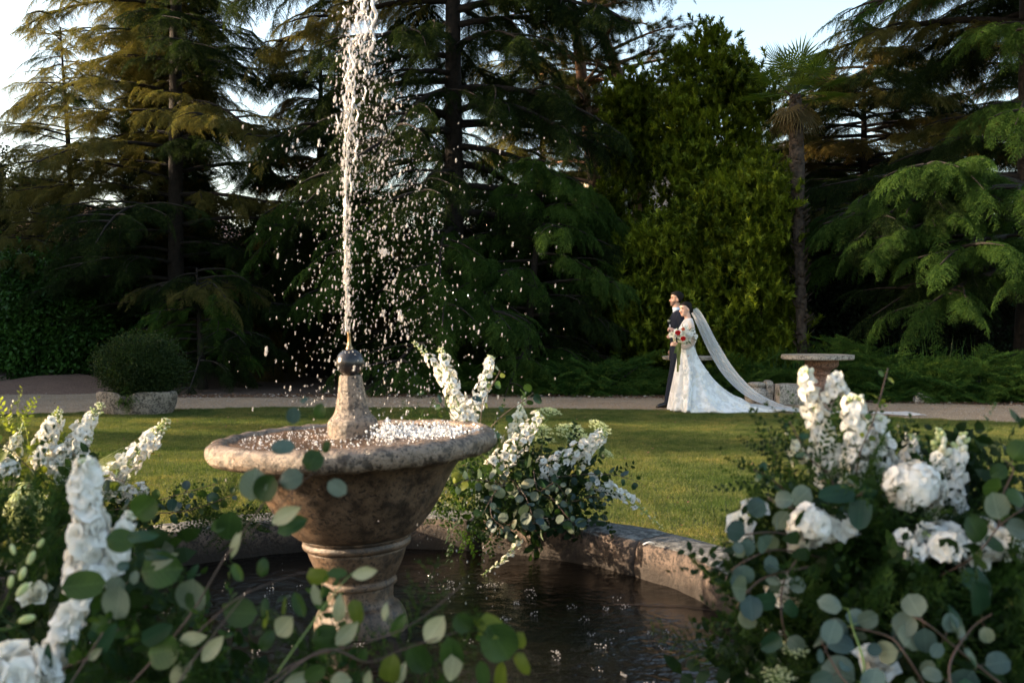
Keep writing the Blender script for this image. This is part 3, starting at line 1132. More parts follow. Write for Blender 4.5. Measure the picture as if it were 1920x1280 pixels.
# palm
def palm():
    X, Y, H = 5.62, 19.2, 5.75
    root = empty('palm_tree', (X, Y, 0), 'fan palm with shaggy leaning trunk and round leaf crown, right of the couple', 'tree')
    rs = np.random.RandomState(5)
    tr = MB()
    ax = lambda z: Vector((X - .028 * z, Y, z))
    tr.tube([ax(z) for z in np.linspace(-.05, H, 14)], [.105 + .012 * math.sin(i * 2) + (.035 if 8 < i < 13 else 0) for i in range(14)], 12)
    tr.build('trunk', M['palmbark'], root)
    sc = MB()
    for i in range(260):
        z = rs.uniform(.2, H)
        a = i * 2.4
        b0 = ax(z) + Vector((math.cos(a), math.sin(a), 0)) * .10
        o_ = Vector((math.cos(a), math.sin(a), .9)) * rs.uniform(.06, .16)
        s_ = Vector((-math.sin(a), math.cos(a), 0)) * .045
        sc.add([b0 - s_, b0 + s_, b0 + o_ + s_ * .4, b0 + o_ - s_ * .4, b0 + o_ * .5 + Vector((math.cos(a), math.sin(a), 0)) * .03], [(0, 1, 4), (1, 2, 4), (2, 3, 4), (3, 0, 4)])
    sc.build('bark_scales', M['palmbark'], root, False)['kind'] = 'stuff'
    top = ax(H)
    for i in range(26):
        dry = i >= 19
        az = i * 2.39996
        el = R(78 - i * 4.6) if not dry else R(-35 - (i - 19) * 6)
        d = Vector((math.cos(az) * math.cos(el), math.sin(az) * math.cos(el), math.sin(el)))
        Ls = .66 if not dry else .40
        hub = top + d * Ls + Vector((0, 0, -.05))
        f = MB()
        f.tube([top, top.lerp(hub, .5) + Vector((0, 0, .03)), hub], [.014, .011, .008], 4)
        sd = d.cross(Vector((0, 0, 1)))
        sd = sd.normalized() if sd.length > .1 else Vector((1, 0, 0))
        upv = sd.cross(d).normalized()
        nb = 22
        for k in range(nb):
            th = R(-115 + 230 * k / (nb - 1))
            v = (d * math.cos(th) + sd * math.sin(th)).normalized()
            wv = v.cross(upv).normalized()
            l = rs.uniform(.50, .62) * (1 - .25 * abs(th) / 2.5) * (.85 if dry else 1)
            dr = Vector((0, 0, -1)) * (.06 if not dry else .3)
            p1 = hub + v * l * .55 + upv * .01
            p2 = hub + v * l + dr * l * rs.uniform(.5, 1.5)
            f.add([hub, p1 - wv * .018, p1 + upv * -.008, p1 + wv * .018, p2], [(0, 1, 2), (0, 2, 3), (1, 4, 2), (2, 4, 3)])
        f.build('frond', M['palmdry'] if dry else M['palm'], root, False)


palm()
# iris leaves between the yew pine and the palm
rs = np.random.RandomState(9)
def blades(label, x0, x1, y0, y1, n, h, seed, name='iris_clump'):
    rs = np.random.RandomState(seed)
    b = np.stack([rs.uniform(x0, x1, n), rs.uniform(y0, y1, n), np.zeros(n)], axis=1)
    T = []
    lean = np.stack([rs.normal(size=n) * .18, rs.normal(size=n) * .1, np.ones(n)], axis=1)
    T.append(needles(b, lean, rs.uniform(.6, 1.1, n) * h, .022, rs))
    me = tris_mesh(name, np.concatenate(T), M['laurel'])
    o = bpy.data.objects.new(name, me)
    C.objects.link(o)
    tag(o, label, 'plant')
    o['kind'] = 'stuff'


blades('upright iris leaves between the yew pine and the palm trunk', 4.5, 5.5, 18.75, 19.15, 190, .95, 4)
blades('thin arching grass stems rising above the junipers right of the table', 6.9, 8.6, 17.9, 18.4, 90, 1.15, 5, 'wild_grass')

# ------------------------------------------------------------------ buildings far behind
M['render_wall'] = simple('pale_render', (.62, .56, .48), (.52, .46, .39), 1.5, .9, (12, .2, .02))
M['roof'] = simple('grey_roof', (.42, .38, .34), (.30, .27, .24), 3, .8)
M['tile'] = simple('terracotta', (.42, .25, .18), (.30, .18, .13), 4, .85)
M['glass'] = simple('window_glass', (.05, .06, .07), (.03, .035, .04), 2, .1, None, .8)


def house(name, label, x0, x1, y0, y1, h, wallm, roofm, rh, wins):
    root = empty(name, ((x0 + x1) / 2, y0, 0), label, 'building')
    m = MB()
    m.box(x0, x1, y0, y1, -.1, h)
    m.build('wall', wallm, root, False)
    r_ = MB()
    e = .4
    V = [(x0 - e, y0 - e, h + .003), (x1 + e, y0 - e, h + .003), (x1 + e, y1 + e, h + .003), (x0 - e, y1 + e, h + .003),
         (x0 - e, y0 - e, h + .2), (x1 + e, y0 - e, h + .2), (x1 + e, y1 + e, h + .2), (x0 - e, y1 + e, h + .2),
         (x0 + 1.5, (y0 + y1) / 2, h + rh), (x1 - 1.5, (y0 + y1) / 2, h + rh)]
    r_.add(V, [(3, 2, 1, 0), (0, 1, 5, 4), (1, 2, 6, 5), (2, 3, 7, 6), (3, 0, 4, 7), (4, 5, 9, 8), (5, 6, 9), (6, 7, 8, 9), (7, 4, 8)])
    r_.build('roof', roofm, root, False)
    for (wx, wz) in wins:
        w = MB()
        w.box(wx - .5, wx + .5, y0 - .06, y0 - .004, wz, wz + 1.3)
        wo_ = w.build('window', M['render_wall'], root, False)
        p = MB()
        p.box(wx - .42, wx + .42, y0 - .08, y0 - .063, wz + .08, wz + 1.22)
        p.build('pane', M['glass'], wo_, False)
    return root


house('pale_house', 'pale rendered house with grey roof half hidden behind the yew pines', 3.2, 12.5, 37, 45, 7.7, M['render_wall'], M['roof'], 1.1, [(4.5, 5.4), (6.6, 5.4), (8.8, 5.4), (11, 5.4), (5.5, 2), (9.5, 2)])
house('pink_house', 'low pinkish tiled building glimpsed through the trees at left', -20, -11.5, 38, 46, 4.4, M['tile'], M['tile'], 1.9, [(-18, 1.6), (-15.5, 1.6), (-13, 1.6)])
# ------------------------------------------------------------------ pool
pool = empty('stone_pool', (PC[0], PC[1], 0), 'round granite pool with a thick worn coping around the fountain', 'pool')
ZR, ZW = .25, .072
seams = [-95, -62, -26, 6, 38, 73, 104, 135, 166, 199, 233]      # degrees
rs = np.random.RandomState(12)
for a0, a1 in zip(seams, seams[1:] + [seams[0] + 360]):
    a0, a1 = R(a0) + .0035, R(a1) - .0035
    nseg = max(8, int((a1 - a0) / R(2.5)))
    rings = []
    dz = rs.uniform(-.006, .008)
    dr = rs.uniform(-.008, .008)
    ri, ro = RI, RO
    for i in range(nseg + 1):
        a = a0 + (a1 - a0) * i / nseg
        edge = .018 if i in (0, nseg) else 0
        w = .008 * math.sin(a * 17) + .005 * math.sin(a * 41) + dr
        w2 = .007 * math.sin(a * 23 + 1) + .004 * math.sin(a * 53)
        prof = [(ri + w + edge * .5, -.30), (ri + w + edge * .4, .04), (ri + w - .012, .10 + dz), (ri + w - .018 + edge, .17 + dz), (ri + w - .012 + edge, ZR - .030 + dz + w2),
                (ri + w + .002 + edge, ZR - .008 + dz - edge * .4), (ri + .035 + w, ZR + dz + w2 * .5 - edge * .4), (ri + .16, ZR + .004 + dz + w2 * .6 - edge * .4), (ro - .07, ZR + dz - w2 * .5 - edge * .4),
                (ro - .02, ZR - .016 + dz), (ro + w2, ZR - .055 + dz), (ro + w2, .02), (ro - .01, -.30)]
        rings.append([(PC[0] + r_ * math.cos(a), PC[1] + r_ * math.sin(a), z) for r_, z in prof])
    b = MB()
    b.rings(rings)
    b.build('coping_stone', M['coping'], pool)
M['slime'] = simple('pool_floor', (.05, .035, .02), (.02, .016, .01), 8, .9)
b = MB()
b.lathe([(0.01, -.26), (RI + .02, -.26)], 64, (PC[0], PC[1], 0), 0, False)
b.build('floor', M['slime'], pool)


def watermat(name, col, rough, sc1, st, dist, rings=None):
    m, t, out = nt_new(name)
    g_ = t.nodes.new('ShaderNodeNewGeometry')
    pos = g_.outputs['Position']
    p = N(t, 'ShaderNodeBsdfPrincipled', Roughness=rough, IOR=1.33)
    p.inputs['Specular IOR Level'].default_value = .5
    c = ramp(t, noise(t, pos, 3.2, 4), [(.35, tuple(v * .5 for v in col)), (.65, col)])
    t.links.new(c, p.inputs['Base Color'])
    n1 = noise(t, pos, sc1, 5, .6)
    h = t.nodes.new('ShaderNodeMath')
    h.operation = 'ADD'
    t.links.new(n1, h.inputs[0])
    vo = N(t, 'ShaderNodeTexVoronoi', Scale=sc1 * .5)
    t.links.new(pos, vo.inputs['Vector'])
    sn = t.nodes.new('ShaderNodeMath')
    sn.operation = 'MULTIPLY'
    sn.inputs[1].default_value = 34.
    t.links.new(vo.outputs['Distance'], sn.inputs[0])
    s2 = t.nodes.new('ShaderNodeMath')
    s2.operation = 'SINE'
    t.links.new(sn.outputs[0], s2.inputs[0])
    s3 = t.nodes.new('ShaderNodeMath')
    s3.operation = 'MULTIPLY'
    s3.inputs[1].default_value = .03
    t.links.new(s2.outputs[0], s3.inputs[0])
    t.links.new(s3.outputs[0], h.inputs[1])
    t.links.new(bump(t, h.outputs[0], st, dist), p.inputs['Normal'])
    t.links.new(p.outputs[0], out.inputs[0])
    return m


M['poolwater'] = watermat('pool_water', (.004, .003, .002), .04, 8., .42, .025)
M['bowlwater'] = watermat('bowl_water', (.16, .095, .055), .12, 34., .9, .02)
b = MB()
b.lathe([(0.01, ZW), (.8, ZW), (RI + .012, ZW)], 96, (PC[0], PC[1], 0), 0, False)
tag(b.build('water', M['poolwater']), kind='structure')

# ------------------------------------------------------------------ fountain (leans a little to the left)
FX, FY = -.62, 4.1
TILT = R(-2.3)
fo = empty('fountain', (FX, FY, 0), 'leaning granite fountain with a wide bowl, stone spire and dark metal ball', 'fountain')


def lean(mb):
    c_, s_ = math.cos(TILT), math.sin(TILT)
    mb.v = [((x - FX) * c_ + z * s_ + FX, y, -(x - FX) * s_ + z * c_) for x, y, z in mb.v]
    return mb


def smoothprof(pr, k=4):
    out = []
    n = len(pr)
    for i in range(n - 1):
        p0, p1, p2, p3 = [np.array(pr[max(0, min(n - 1, j))]) for j in (i - 1, i, i + 1, i + 2)]
        for q in range(k):
            t = q / k
            v = .5 * (2 * p1 + (p2 - p0) * t + (2 * p0 - 5 * p1 + 4 * p2 - p3) * t * t + (3 * p1 - p0 - 3 * p2 + p3) * t ** 3)
            out.append((max(.001, v[0]), v[1]))
    out.append(pr[-1])
    return out


b = MB()
b.lathe(smoothprof([(.16, -.26), (.185, .0), (.192, .07), (.186, .12), (.165, .158), (.142, .175), (.135, .20), (.138, .245)]), 56, (FX, FY, 0), .004)
lean(b).build('foot', M['bowlstone'], fo)
b = MB()
b.lathe(smoothprof([(.139, .246), (.152, .25), (.154, .268), (.147, .278), (.166, .31), (.185, .35), (.200, .392), (.199, .402)]), 56, (FX, FY, 0), .003)
lean(b).build('stem', M['bowlstone'], fo)
b = MB()
b.lathe(smoothprof([(.200, .403), (.216, .408), (.222, .424), (.216, .438), (.224, .444), (.226, .452)]), 56, (FX, FY, 0), .002)
lean(b).build('moulding', M['bowlstone'], fo)
b = MB()
b.lathe(smoothprof([(.227, .453), (.262, .475), (.300, .52), (.335, .572), (.368, .63), (.400, .69), (.43, .735), (.455, .762), (.47, .775)]), 72, (FX, FY, 0), .005)
lean(b).build('basin', M['bowlstone'], fo)
b = MB()
pr = smoothprof([(.471, .776), (.52, .775), (.563, .783), (.582, .800), (.588, .825), (.582, .848), (.562, .863), (.535, .868), (.512, .862), (.496, .846), (.44, .83), (.001, .82)], 5)
b.lathe(pr, 110, (FX, FY, 0), .006)
rs = np.random.RandomState(4)
b.v = [(x + .0025 * math.sin(x * 60 + z * 90), y + .0025 * math.sin(y * 70 + x * 40), z + .003 * math.sin(x * 45 + y * 38)) for x, y, z in b.v]
lean(b).build('rim', M['granite'], fo)
b = MB()
nr_, ns_ = 26, 90
rr = []
for i in range(nr_ + 1):
    r_ = .01 + (.515 - .01) * i / nr_
    rr.append([(FX + r_ * math.cos(2 * math.pi * k / ns_), FY + r_ * math.sin(2 * math.pi * k / ns_),
                .853 + .003 * math.sin(r_ * 70 + k) + .0025 * math.sin(k * .9 + r_ * 31)) for k in range(ns_)])
b.rings(rr, cap=False)
w_ = lean(b).build('water_surface', M['bowlwater'], fo)
b = MB()
b.lathe(smoothprof([(.105, .84), (.104, .87), (.103, .905), (.096, .925), (.078, .945), (.067, .97), (.060, 1.005), (.054, 1.045), (.048, 1.08), (.044, 1.105)], 4), 40, (FX, FY, 0), .003)
lean(b).build('spire', M['granite'], fo)
b = MB()
b.lathe([(.057 * math.sin(math.pi * i / 18) + .001, 1.158 - .057 * math.cos(math.pi * i / 18)) for i in range(19)], 36, (FX, FY, 0))
lean(b).build('ball', M['metal'], fo)
b = MB()
b.lathe(smoothprof([(.016, 1.21), (.013, 1.222), (.007, 1.235), (.006, 1.27), (.008, 1.28), (.005, 1.284)], 2), 14, (FX, FY, 0))
lean(b).build('nozzle', M['brass'], fo)

# ------------------------------------------------------------------ falling water
def dropmat():
    m, t, out = nt_new('water_drops')
    p = N(t, 'ShaderNodeBsdfPrincipled', Roughness=.08, IOR=1.33)
    p.inputs['Base Color'].default_value = (.92, .88, .86, 1)
    p.inputs['Transmission Weight'].default_value = .68
    p.inputs['Specular IOR Level'].default_value = 1.0
    tr = t.nodes.new('ShaderNodeBsdfTranslucent')
    tr.inputs['Color'].default_value = (.95, .92, .9, 1)
    mx = N(t, 'ShaderNodeMixShader', Fac=.27)
    t.links.new(p.outputs[0], mx.inputs[1])
    t.links.new(tr.outputs[0], mx.inputs[2])
    t.links.new(mx.outputs[0], out.inputs[0])
    return m


M['drops'] = dropmat()
M['foamy'] = simple('foamy_water', (.9, .88, .86), (.8, .78, .76), 60, .12, None, .8)  # white colour stands for the sun glints on the splash
# icosphere unit
bm_v, bm_f = [], []
phi = (1 + 5 ** .5) / 2
ico_v = norm(np.array([(-1, phi, 0), (1, phi, 0), (-1, -phi, 0), (1, -phi, 0), (0, -1, phi), (0, 1, phi), (0, -1, -phi), (0, 1, -phi), (phi, 0, -1), (phi, 0, 1), (-phi, 0, -1), (-phi, 0, 1)], dtype=float))
ico_f = [(0, 11, 5), (0, 5, 1), (0, 1, 7), (0, 7, 10), (0, 10, 11), (1, 5, 9), (5, 11, 4), (11, 10, 2), (10, 7, 6), (7, 1, 8), (3, 9, 4), (3, 4, 2), (3, 2, 6), (3, 6, 8), (3, 8, 9), (4, 9, 5), (2, 4, 11), (6, 2, 10), (8, 6, 7), (9, 8, 1)]
ico_t = np.array([[ico_v[i] for i in f] for f in ico_f])


def drops(cen, size, stretch, rs, tiltx=None):
    n = len(cen)
    s_ = np.stack([size, size, size * stretch], axis=1)
    T = ico_t[None] * s_[:, None, None, :]
    if tiltx is not None:
        T = T.copy()
        T[..., 0] += T[..., 2] * tiltx[:, None, None]
    return (T + cen[:, None, None, :]).reshape(-1, 3, 3)


def pxp(px, py, d):
    return np.stack([(px - 960) / F * d, d, CH - (py - HY) / F * d], axis=-1)


rs = np.random.RandomState(77)
# main jet, a rope of lumpy water
path = [(650, 622), (649, 600), (650, 560), (648, 500), (647, 430), (648, 360), (650, 300), (648, 240), (652, 180), (660, 130), (668, 80), (672, 30), (676, -30), (678, -120)]
pw = [1.8, 2.6, 3.4, 4.0, 4.2, 4.0, 3.8, 3.4, 3.4, 3.4, 3.4, 3.4, 3.4, 3.4]
J = []
Wd = []
for i in range(len(path) - 1):
    for k in range(9):
        t = k / 9
        J.append(Vector(P(path[i][0] * (1 - t) + path[i + 1][0] * t, path[i][1] * (1 - t) + path[i + 1][1] * t, 4.1)))
        Wd.append((pw[i] * (1 - t) + pw[i + 1] * t) * .0022)
b = MB()
for strand in range(3):
    pts = []
    rad = []
    for i, q in enumerate(J):
        h = i / len(J)
        amp = (.004 + .018 * h * h) * (1 if strand else .4)
        if i > 74 and strand == 0:
            break
        pts.append(q + Vector((amp * math.sin(i * .8 + strand * 2.1) + rs.normal() * .0012, amp * math.cos(i * .7 + strand), 0)))
        rad.append(max(.0018, Wd[i] * (.55 if strand == 0 else .32) * (1 - .75 * h) * rs.uniform(.55, 1.25)))
    b.tube(pts, rad, 7)
# a second strand curling right near the top
pts, rad = [], []
for i in range(30):
    t = i / 29
    px = 672 + 22 * math.sin(t * 2.6) + (4 * math.sin(i * 1.1))
    py = -120 + 235 * t
    pts.append(P(px + 8, py, 4.12))
    rad.append((.011 * (1 - t) + .004) * rs.uniform(.6, 1.2))
b.tube(pts, rad, 7)
# short ribbons within the jet
for k in range(46):
    py = rs.uniform(-20, 330)
    x0 = 655 + rs.normal() * 14 + (690 - 655) * max(0, (140 - py)) / 160
    l = rs.uniform(.02, .10)
    p0 = P(x0, py, 4.1 + rs.uniform(-.04, .04))
    pts = [p0 + Vector((.006 * math.sin(j * 1.7 + k), 0, -l * j / 4)) for j in range(5)]
    b.tube(pts, [.002, rs.uniform(.002, .0045), rs.uniform(.002, .005), rs.uniform(.002, .005), .001], 6)
jet = b.build('water_jet', M['drops'])
tag(jet, 'thin column of water shooting up from the nozzle above the metal ball', 'water jet')
jet['kind'] = 'stuff'

C_, Sz, St = [], [], []
def addc(px, py, d, s, st):
    C_.append(pxp(px, py, d))
    Sz.append(s)
    St.append(st)


# drops beside the jet
n = 950
py = rs.uniform(-20, 620, n)
px = 651 + rs.normal(size=n) * (5 + 16 * np.clip((420 - py) / 420, 0, 1)) + np.clip((150 - py) / 150, 0, 1) * 22
addc(px, py, 4.1 + rs.normal(size=n) * .05, np.abs(rs.normal(size=n)) * .0022 + .0018, rs.uniform(1.1, 2.6, n))
# curtain of drops drifting right as they fall
n = 2000
v = rs.beta(1.2, 1.25, n)
py = 40 + v * 760
cx = 680 + 45 * v + 30 * np.sin(v * 3)
wd = 18 + 72 * v
px = cx + rs.normal(size=n) * wd
addc(px, py, 4.1 + rs.normal(size=n) * (.05 + .2 * v), np.abs(rs.normal(size=n)) * .0016 + .0015, rs.uniform(1.2, 2.4, n))
n = 520
py = rs.uniform(230, 770, n)
px = 620 + rs.normal(size=n) * 62
addc(px, py, 4.1 + rs.normal(size=n) * .22, np.abs(rs.normal(size=n)) * .0014 + .0018, rs.uniform(1.3, 2.4, n))
n = 170
py = rs.uniform(230, 760, n)
px = rs.uniform(800, 1060, n)
addc(px, py, 4.1 + rs.normal(size=n) * .3, np.abs(rs.normal(size=n)) * .0012 + .0014, rs.uniform(1.3, 2.2, n))
# large lumps
for (x, y, s) in [(694, 440, .008), (718, 462, .010), (722, 480, .009), (735, 520, .011), (748, 586, .012), (757, 606, .011), (757, 632, .011), (724, 530, .007), (716, 300, .011), (700, 345, .008), (690, 150, .010), (697, 175, .009), (676, 120, .011), (740, 565, .008)]:
    for k in range(5):
        addc(np.array([x + rs.normal() * 5]), np.array([y + rs.normal() * 7]), np.array([4.1 + rs.normal() * .02]), np.array([s * rs.uniform(.4, .9)]), np.array([1.5]))
# drips under the bowl
n = 90
a = rs.uniform(0, 6.28, n)
cen = np.stack([FX + .55 * np.cos(a), FY + .55 * np.sin(a), rs.uniform(.1, .76, n) ** 1.0], axis=1)
cen2 = pxp(rs.uniform(780, 940, 120), rs.uniform(880, 1180, 120), 4.25 + rs.normal(size=120) * .2)
C_ += [cen, cen2]
Sz += [np.abs(rs.normal(size=n)) * .0012 + .0015, np.abs(rs.normal(size=120)) * .0015 + .0016]
St += [rs.uniform(1.2, 2, n), rs.uniform(1.2, 2, 120)]
cen = np.concatenate(C_)
sz = np.concatenate(Sz)
st = np.concatenate(St)
keep = cen[:, 2] > .09
T = drops(cen[keep], sz[keep] * .58 * rs.choice([.7, 1, 1.5], keep.sum(), p=[.5, .38, .12]), st[keep] * rs.uniform(1.0, 2.2, keep.sum()), rs, rs.normal(size=keep.sum()) * .08 + .1)
me = tris_mesh('water_drops', T, M['drops'])
me.polygons.foreach_set('use_smooth', [True] * len(me.polygons))
o = bpy.data.objects.new('water_drops', me)
C.objects.link(o)
tag(o, 'spray of sunlit falling water drops right of the jet', 'water drops')
o['kind'] = 'stuff'

# splashes on the bowl water and in the pool
cen, sz, st = [], [], []
for k in range(1150):
    a = rs.uniform(0, 6.28)
    q = math.sqrt(rs.uniform(.03, 1)) * .5
    x, y = FX + q * math.cos(a), FY + q * math.sin(a)
    near = math.exp(-((x - FX - .28) ** 2 + (y - FY + .08) ** 2) / .03)
    z = .855 + abs(rs.normal()) * (.004 + .03 * near) + (x - FX) * .04
    if near < .1 and rs.uniform() < .35:
        continue
    cen.append((x, y, z))
    sz.append(rs.uniform(.0014, .0034) * (1 + .6 * near))
    st.append(rs.uniform(.6, 1.8))
for k in range(1300):
    x, y = FX + .28 + rs.normal() * .10, FY - .05 + rs.normal() * .08
    cen.append((x, y, .86 + abs(rs.normal()) * .018))
    sz.append(rs.uniform(.0010, .0028))
    st.append(rs.uniform(1., 2.8))
for k in range(140):
    x, y = FX + .12 + rs.normal() * .03, FY - .1 + rs.normal() * .03
    cen.append((x, y, .865 + abs(rs.normal()) * .03))
    sz.append(rs.uniform(.003, .006))
    st.append(rs.uniform(.8, 1.6))
T = drops(np.array(cen), np.array(sz), np.array(st), rs)
me = tris_mesh('splash', T, M['drops'])
me.polygons.foreach_set('use_smooth', [True] * len(me.polygons))
me.materials[0] = M['foamy']
o = bpy.data.objects.new('bowl_splash', me)
C.objects.link(o)
tag(o, 'bright splashes where drops hit the water in the stone bowl', 'splash')
o['kind'] = 'stuff'
cen, sz, st = [], [], []
for k in range(75):
    q = math.sqrt(rs.uniform(.02, 1)) * 1.25
    a = rs.uniform(0, 6.28)
    x, y = FX + .2 + q * math.cos(a), FY - .35 + q * math.sin(a) * .9
    if math.hypot(x - PC[0], y - PC[1]) > RI - .06 or math.hypot(x - FX, y - FY) < .22:
        continue
    rr = rs.uniform(.008, .022)
    nn = rs.randint(5, 11)
    for j in range(nn):
        b_ = 6.28 * j / nn + rs.uniform(-.3, .3)
        cen.append((x + rr * math.cos(b_), y + rr * math.sin(b_), ZW + rs.uniform(.001, .016)))
        sz.append(rs.uniform(.0012, .003))
        st.append(rs.uniform(.8, 1.8))
T = drops(np.array(cen), np.array(sz), np.array(st), rs)
o = bpy.data.objects.new('pool_splash', tris_mesh('pool_splash', T, M['drops']))
C.objects.link(o)
tag(o, 'small crowns of spray on the dark pool water', 'splash')
o['kind'] = 'stuff'
# ------------------------------------------------------------------ flowers
def petalmat(name, c1, c2, scale=40, trans=.35):
    m = leafmat(name, c1, c2, None, scale, trans, .6, .2, 60, (1.0, .97, .85))
    return m


M['white'] = petalmat('white_petals', (.84, .82, .79), (.90, .89, .87))
M['cream'] = petalmat('cream_petals', (.82, .80, .66), (.88, .87, .77))
M['bud'] = petalmat('green_buds', (.48, .56, .25), (.66, .70, .42), 30)
M['lace'] = petalmat('lace_flower', (.58, .66, .32), (.80, .82, .56), 45, .5)
M['stem'] = simple('green_stem', (.16, .24, .06), (.10, .17, .04), 20, .5)
M['twig'] = simple('reddish_twig', (.075, .042, .032), (.045, .03, .02), 20, .55)
M['euc'] = leafmat('eucalyptus_grey', (0.0880, 0.1200, 0.1000), (0.1520, 0.1880, 0.1600), None, 9, .2, .45, .45, 60, (1.1, 1.3, .8))
M['eucblue'] = leafmat('eucalyptus_blue', (0.0400, 0.0760, 0.0800), (0.0800, 0.1280, 0.1280), None, 9, .2, .45, .45, 60, (1., 1.3, .8))
M['eucgreen'] = leafmat('eucalyptus_green', (0.0280, 0.0600, 0.0200), (0.0520, 0.0960, 0.0280), None, 9, .3, .45, .4)
M['eucpale'] = leafmat('eucalyptus_underside', (0.2560, 0.2720, 0.2080), (0.3360, 0.3440, 0.2720), None, 9, .25, .6, .3, 60, (1.1, 1.1, .8))
M['eucyellow'] = leafmat('eucalyptus_young', (0.0880, 0.1280, 0.0200), (0.1520, 0.1920, 0.0360), None, 9, .4, .45, .4)
M['fern'] = leafmat('fern_green', (0.0112, 0.0304, 0.0064), (0.0272, 0.0640, 0.0112), (0.0600, 0.1040, 0.0224), 5, .35, .55, .3, 30)
M['ferndark'] = leafmat('dark_greenery', (0.0072, 0.0192, 0.0064), (0.0176, 0.0400, 0.0104), None, 5, .3, .5, .35, 30)
M['darkleaf'] = leafmat('dark_round_leaf', (0.0160, 0.0480, 0.0280), (0.0280, 0.0720, 0.0400), None, 5, .15, .3, .5)
M['foam'] = simple('dark_container', (.02, .035, .02), (.012, .02, .012), 20, .8)


def grid_leaf(shape, length, width, cup=.12, fold=.06, nu=7, wave=0., seed=0):
    """Leaf or petal along +X, normal +Z, as a small curved grid."""
    rs = random.Random(seed)
    m = MB()
    V = []
    nv = 5
    ph = rs.uniform(0, 6)
    for i in range(nu + 1):
        u = i / nu
        w = shape(u) * width * .5
        for j in range(nv):
            v = j / (nv - 1) * 2 - 1
            z = fold * abs(v) * w * 2 - cup * length * (u - .35) ** 2 + wave * length * math.sin(u * 5 + v * 3 + ph) * abs(v)
            V.append((length * u, v * w, z))
    Fc = [(i * nv + j, (i + 1) * nv + j, (i + 1) * nv + j + 1, i * nv + j + 1) for i in range(nu) for j in range(nv - 1)]
    m.add(V, Fc)
    return m


rnd_shape = lambda u: math.sqrt(max(0.0004, 1 - (2 * u - 1) ** 2))
oval = lambda u: math.sin(math.pi * min(1, max(.012, u)) ** .85) ** .8 + .01
heart = lambda u: min(1, (u * 6 + .1) ** .6) * math.sqrt(max(.0003, 1 - max(0, (u - .35) / .65) ** 2.2))


def leafset(name, mat, shape, L_, W_, n=5, **kw):
    return [grid_leaf(shape, L_, W_ * (.88 + .06 * i), seed=i, cup=(.05, .25, .4, -.15, .3)[i], fold=(.03, .10, .05, .14, -.06)[i], wave=(.0, .02, .035, .02, .04)[i], **kw).mesh(name, mat) for i in range(n)]


def eucmat(name, c1, c2, trans, rough=.45, tcol=(1.1, 1.3, .8), vein=.35):
    # a broad leaf: midrib and side veins in the leaf's own frame, each leaf a slightly different tone
    m = leafmat(name, c1, c2, None, 14, trans, rough, .45, 60, tcol)
    t = m.node_tree
    pr_ = [n for n in t.nodes if n.type == 'BSDF_PRINCIPLED'][0]
    mul = [n for n in t.nodes if n.type == 'MIX'][-1]
    src = pr_.inputs['Base Color'].links[0].from_socket
    tc = t.nodes.new('ShaderNodeTexCoord')
    sx = t.nodes.new('ShaderNodeSeparateXYZ')
    t.links.new(tc.outputs['Object'], sx.inputs[0])
    def mth(op, a, b=None):
        n = t.nodes.new('ShaderNodeMath')
        n.operation = op
        for i_, v in enumerate((a, b)):
            if v is None:
                continue
            if isinstance(v, (int, float)):
                n.inputs[i_].default_value = v
            else:
                t.links.new(v, n.inputs[i_])
        return n.outputs[0]
    ay = mth('ABSOLUTE', sx.outputs[1])
    mid = mth('LESS_THAN', ay, .010)
    diag = mth('SINE', mth('MULTIPLY', mth('SUBTRACT', sx.outputs[0], mth('MULTIPLY', ay, .8)), 42.))
    side = mth('MULTIPLY', mth('GREATER_THAN', diag, .93), .5)
    f_ = mth('MULTIPLY', mth('MAXIMUM', mid, side), vein)
    c_ = mixc(t, f_, src, tuple(min(1, v * 2.0 + .03) for v in c2))
    oi = t.nodes.new('ShaderNodeObjectInfo')
    tone = ramp(t, oi.outputs['Random'], [(0, (.62, .66, .62)), (1, (1.35, 1.25, 1.05))])
    c_ = mixc(t, 1., c_, tone, 'MULTIPLY')
    blot = ramp(t, noise(t, tc.outputs['Object'], 9, 5, .7), [(.62, (1, 1, 1)), (.70, (.70, .55, .40))])
    c_ = mixc(t, 1., c_, blot, 'MULTIPLY')
    t.links.new(c_, pr_.inputs['Base Color'])
    t.links.new(c_, mul.inputs[6])
    return m


M['euc'] = eucmat('eucalyptus_grey', (0.0800, 0.1080, 0.0920), (0.1360, 0.1680, 0.1440), .18)
M['eucblue'] = eucmat('eucalyptus_blue', (0.0320, 0.0600, 0.0680), (0.0640, 0.1040, 0.1080), .18)
M['eucgreen'] = eucmat('eucalyptus_green', (0.0176, 0.0440, 0.0128), (0.0400, 0.0800, 0.0224), .3, .4, (1.5, 1.5, .7))
M['eucpale'] = eucmat('eucalyptus_underside', (0.2080, 0.2240, 0.1600), (0.2880, 0.2960, 0.2240), .22, .6)
M['eucyellow'] = eucmat('eucalyptus_young', (0.0720, 0.1040, 0.0160), (0.1280, 0.1600, 0.0280), .4, .45, (1.5, 1.5, .7))
M['darkleaf'] = eucmat('dark_round_leaf', (0.0096, 0.0320, 0.0192), (0.0192, 0.0520, 0.0280), .12, .3)


LF = {k: leafset('leaf', M[m], s, L_, W_) for k, m, s, L_, W_ in [
    ('grey', 'euc', rnd_shape, 1, .92), ('blue', 'eucblue', rnd_shape, 1, .92), ('green', 'eucgreen', rnd_shape, 1, .95),
    ('pale', 'eucpale', oval, 1.15, .62), ('yellow', 'eucyellow', heart, 1, .8), ('dark', 'darkleaf', heart, 1.2, .8), ('long', 'euc', oval, 1.4, .36)]}


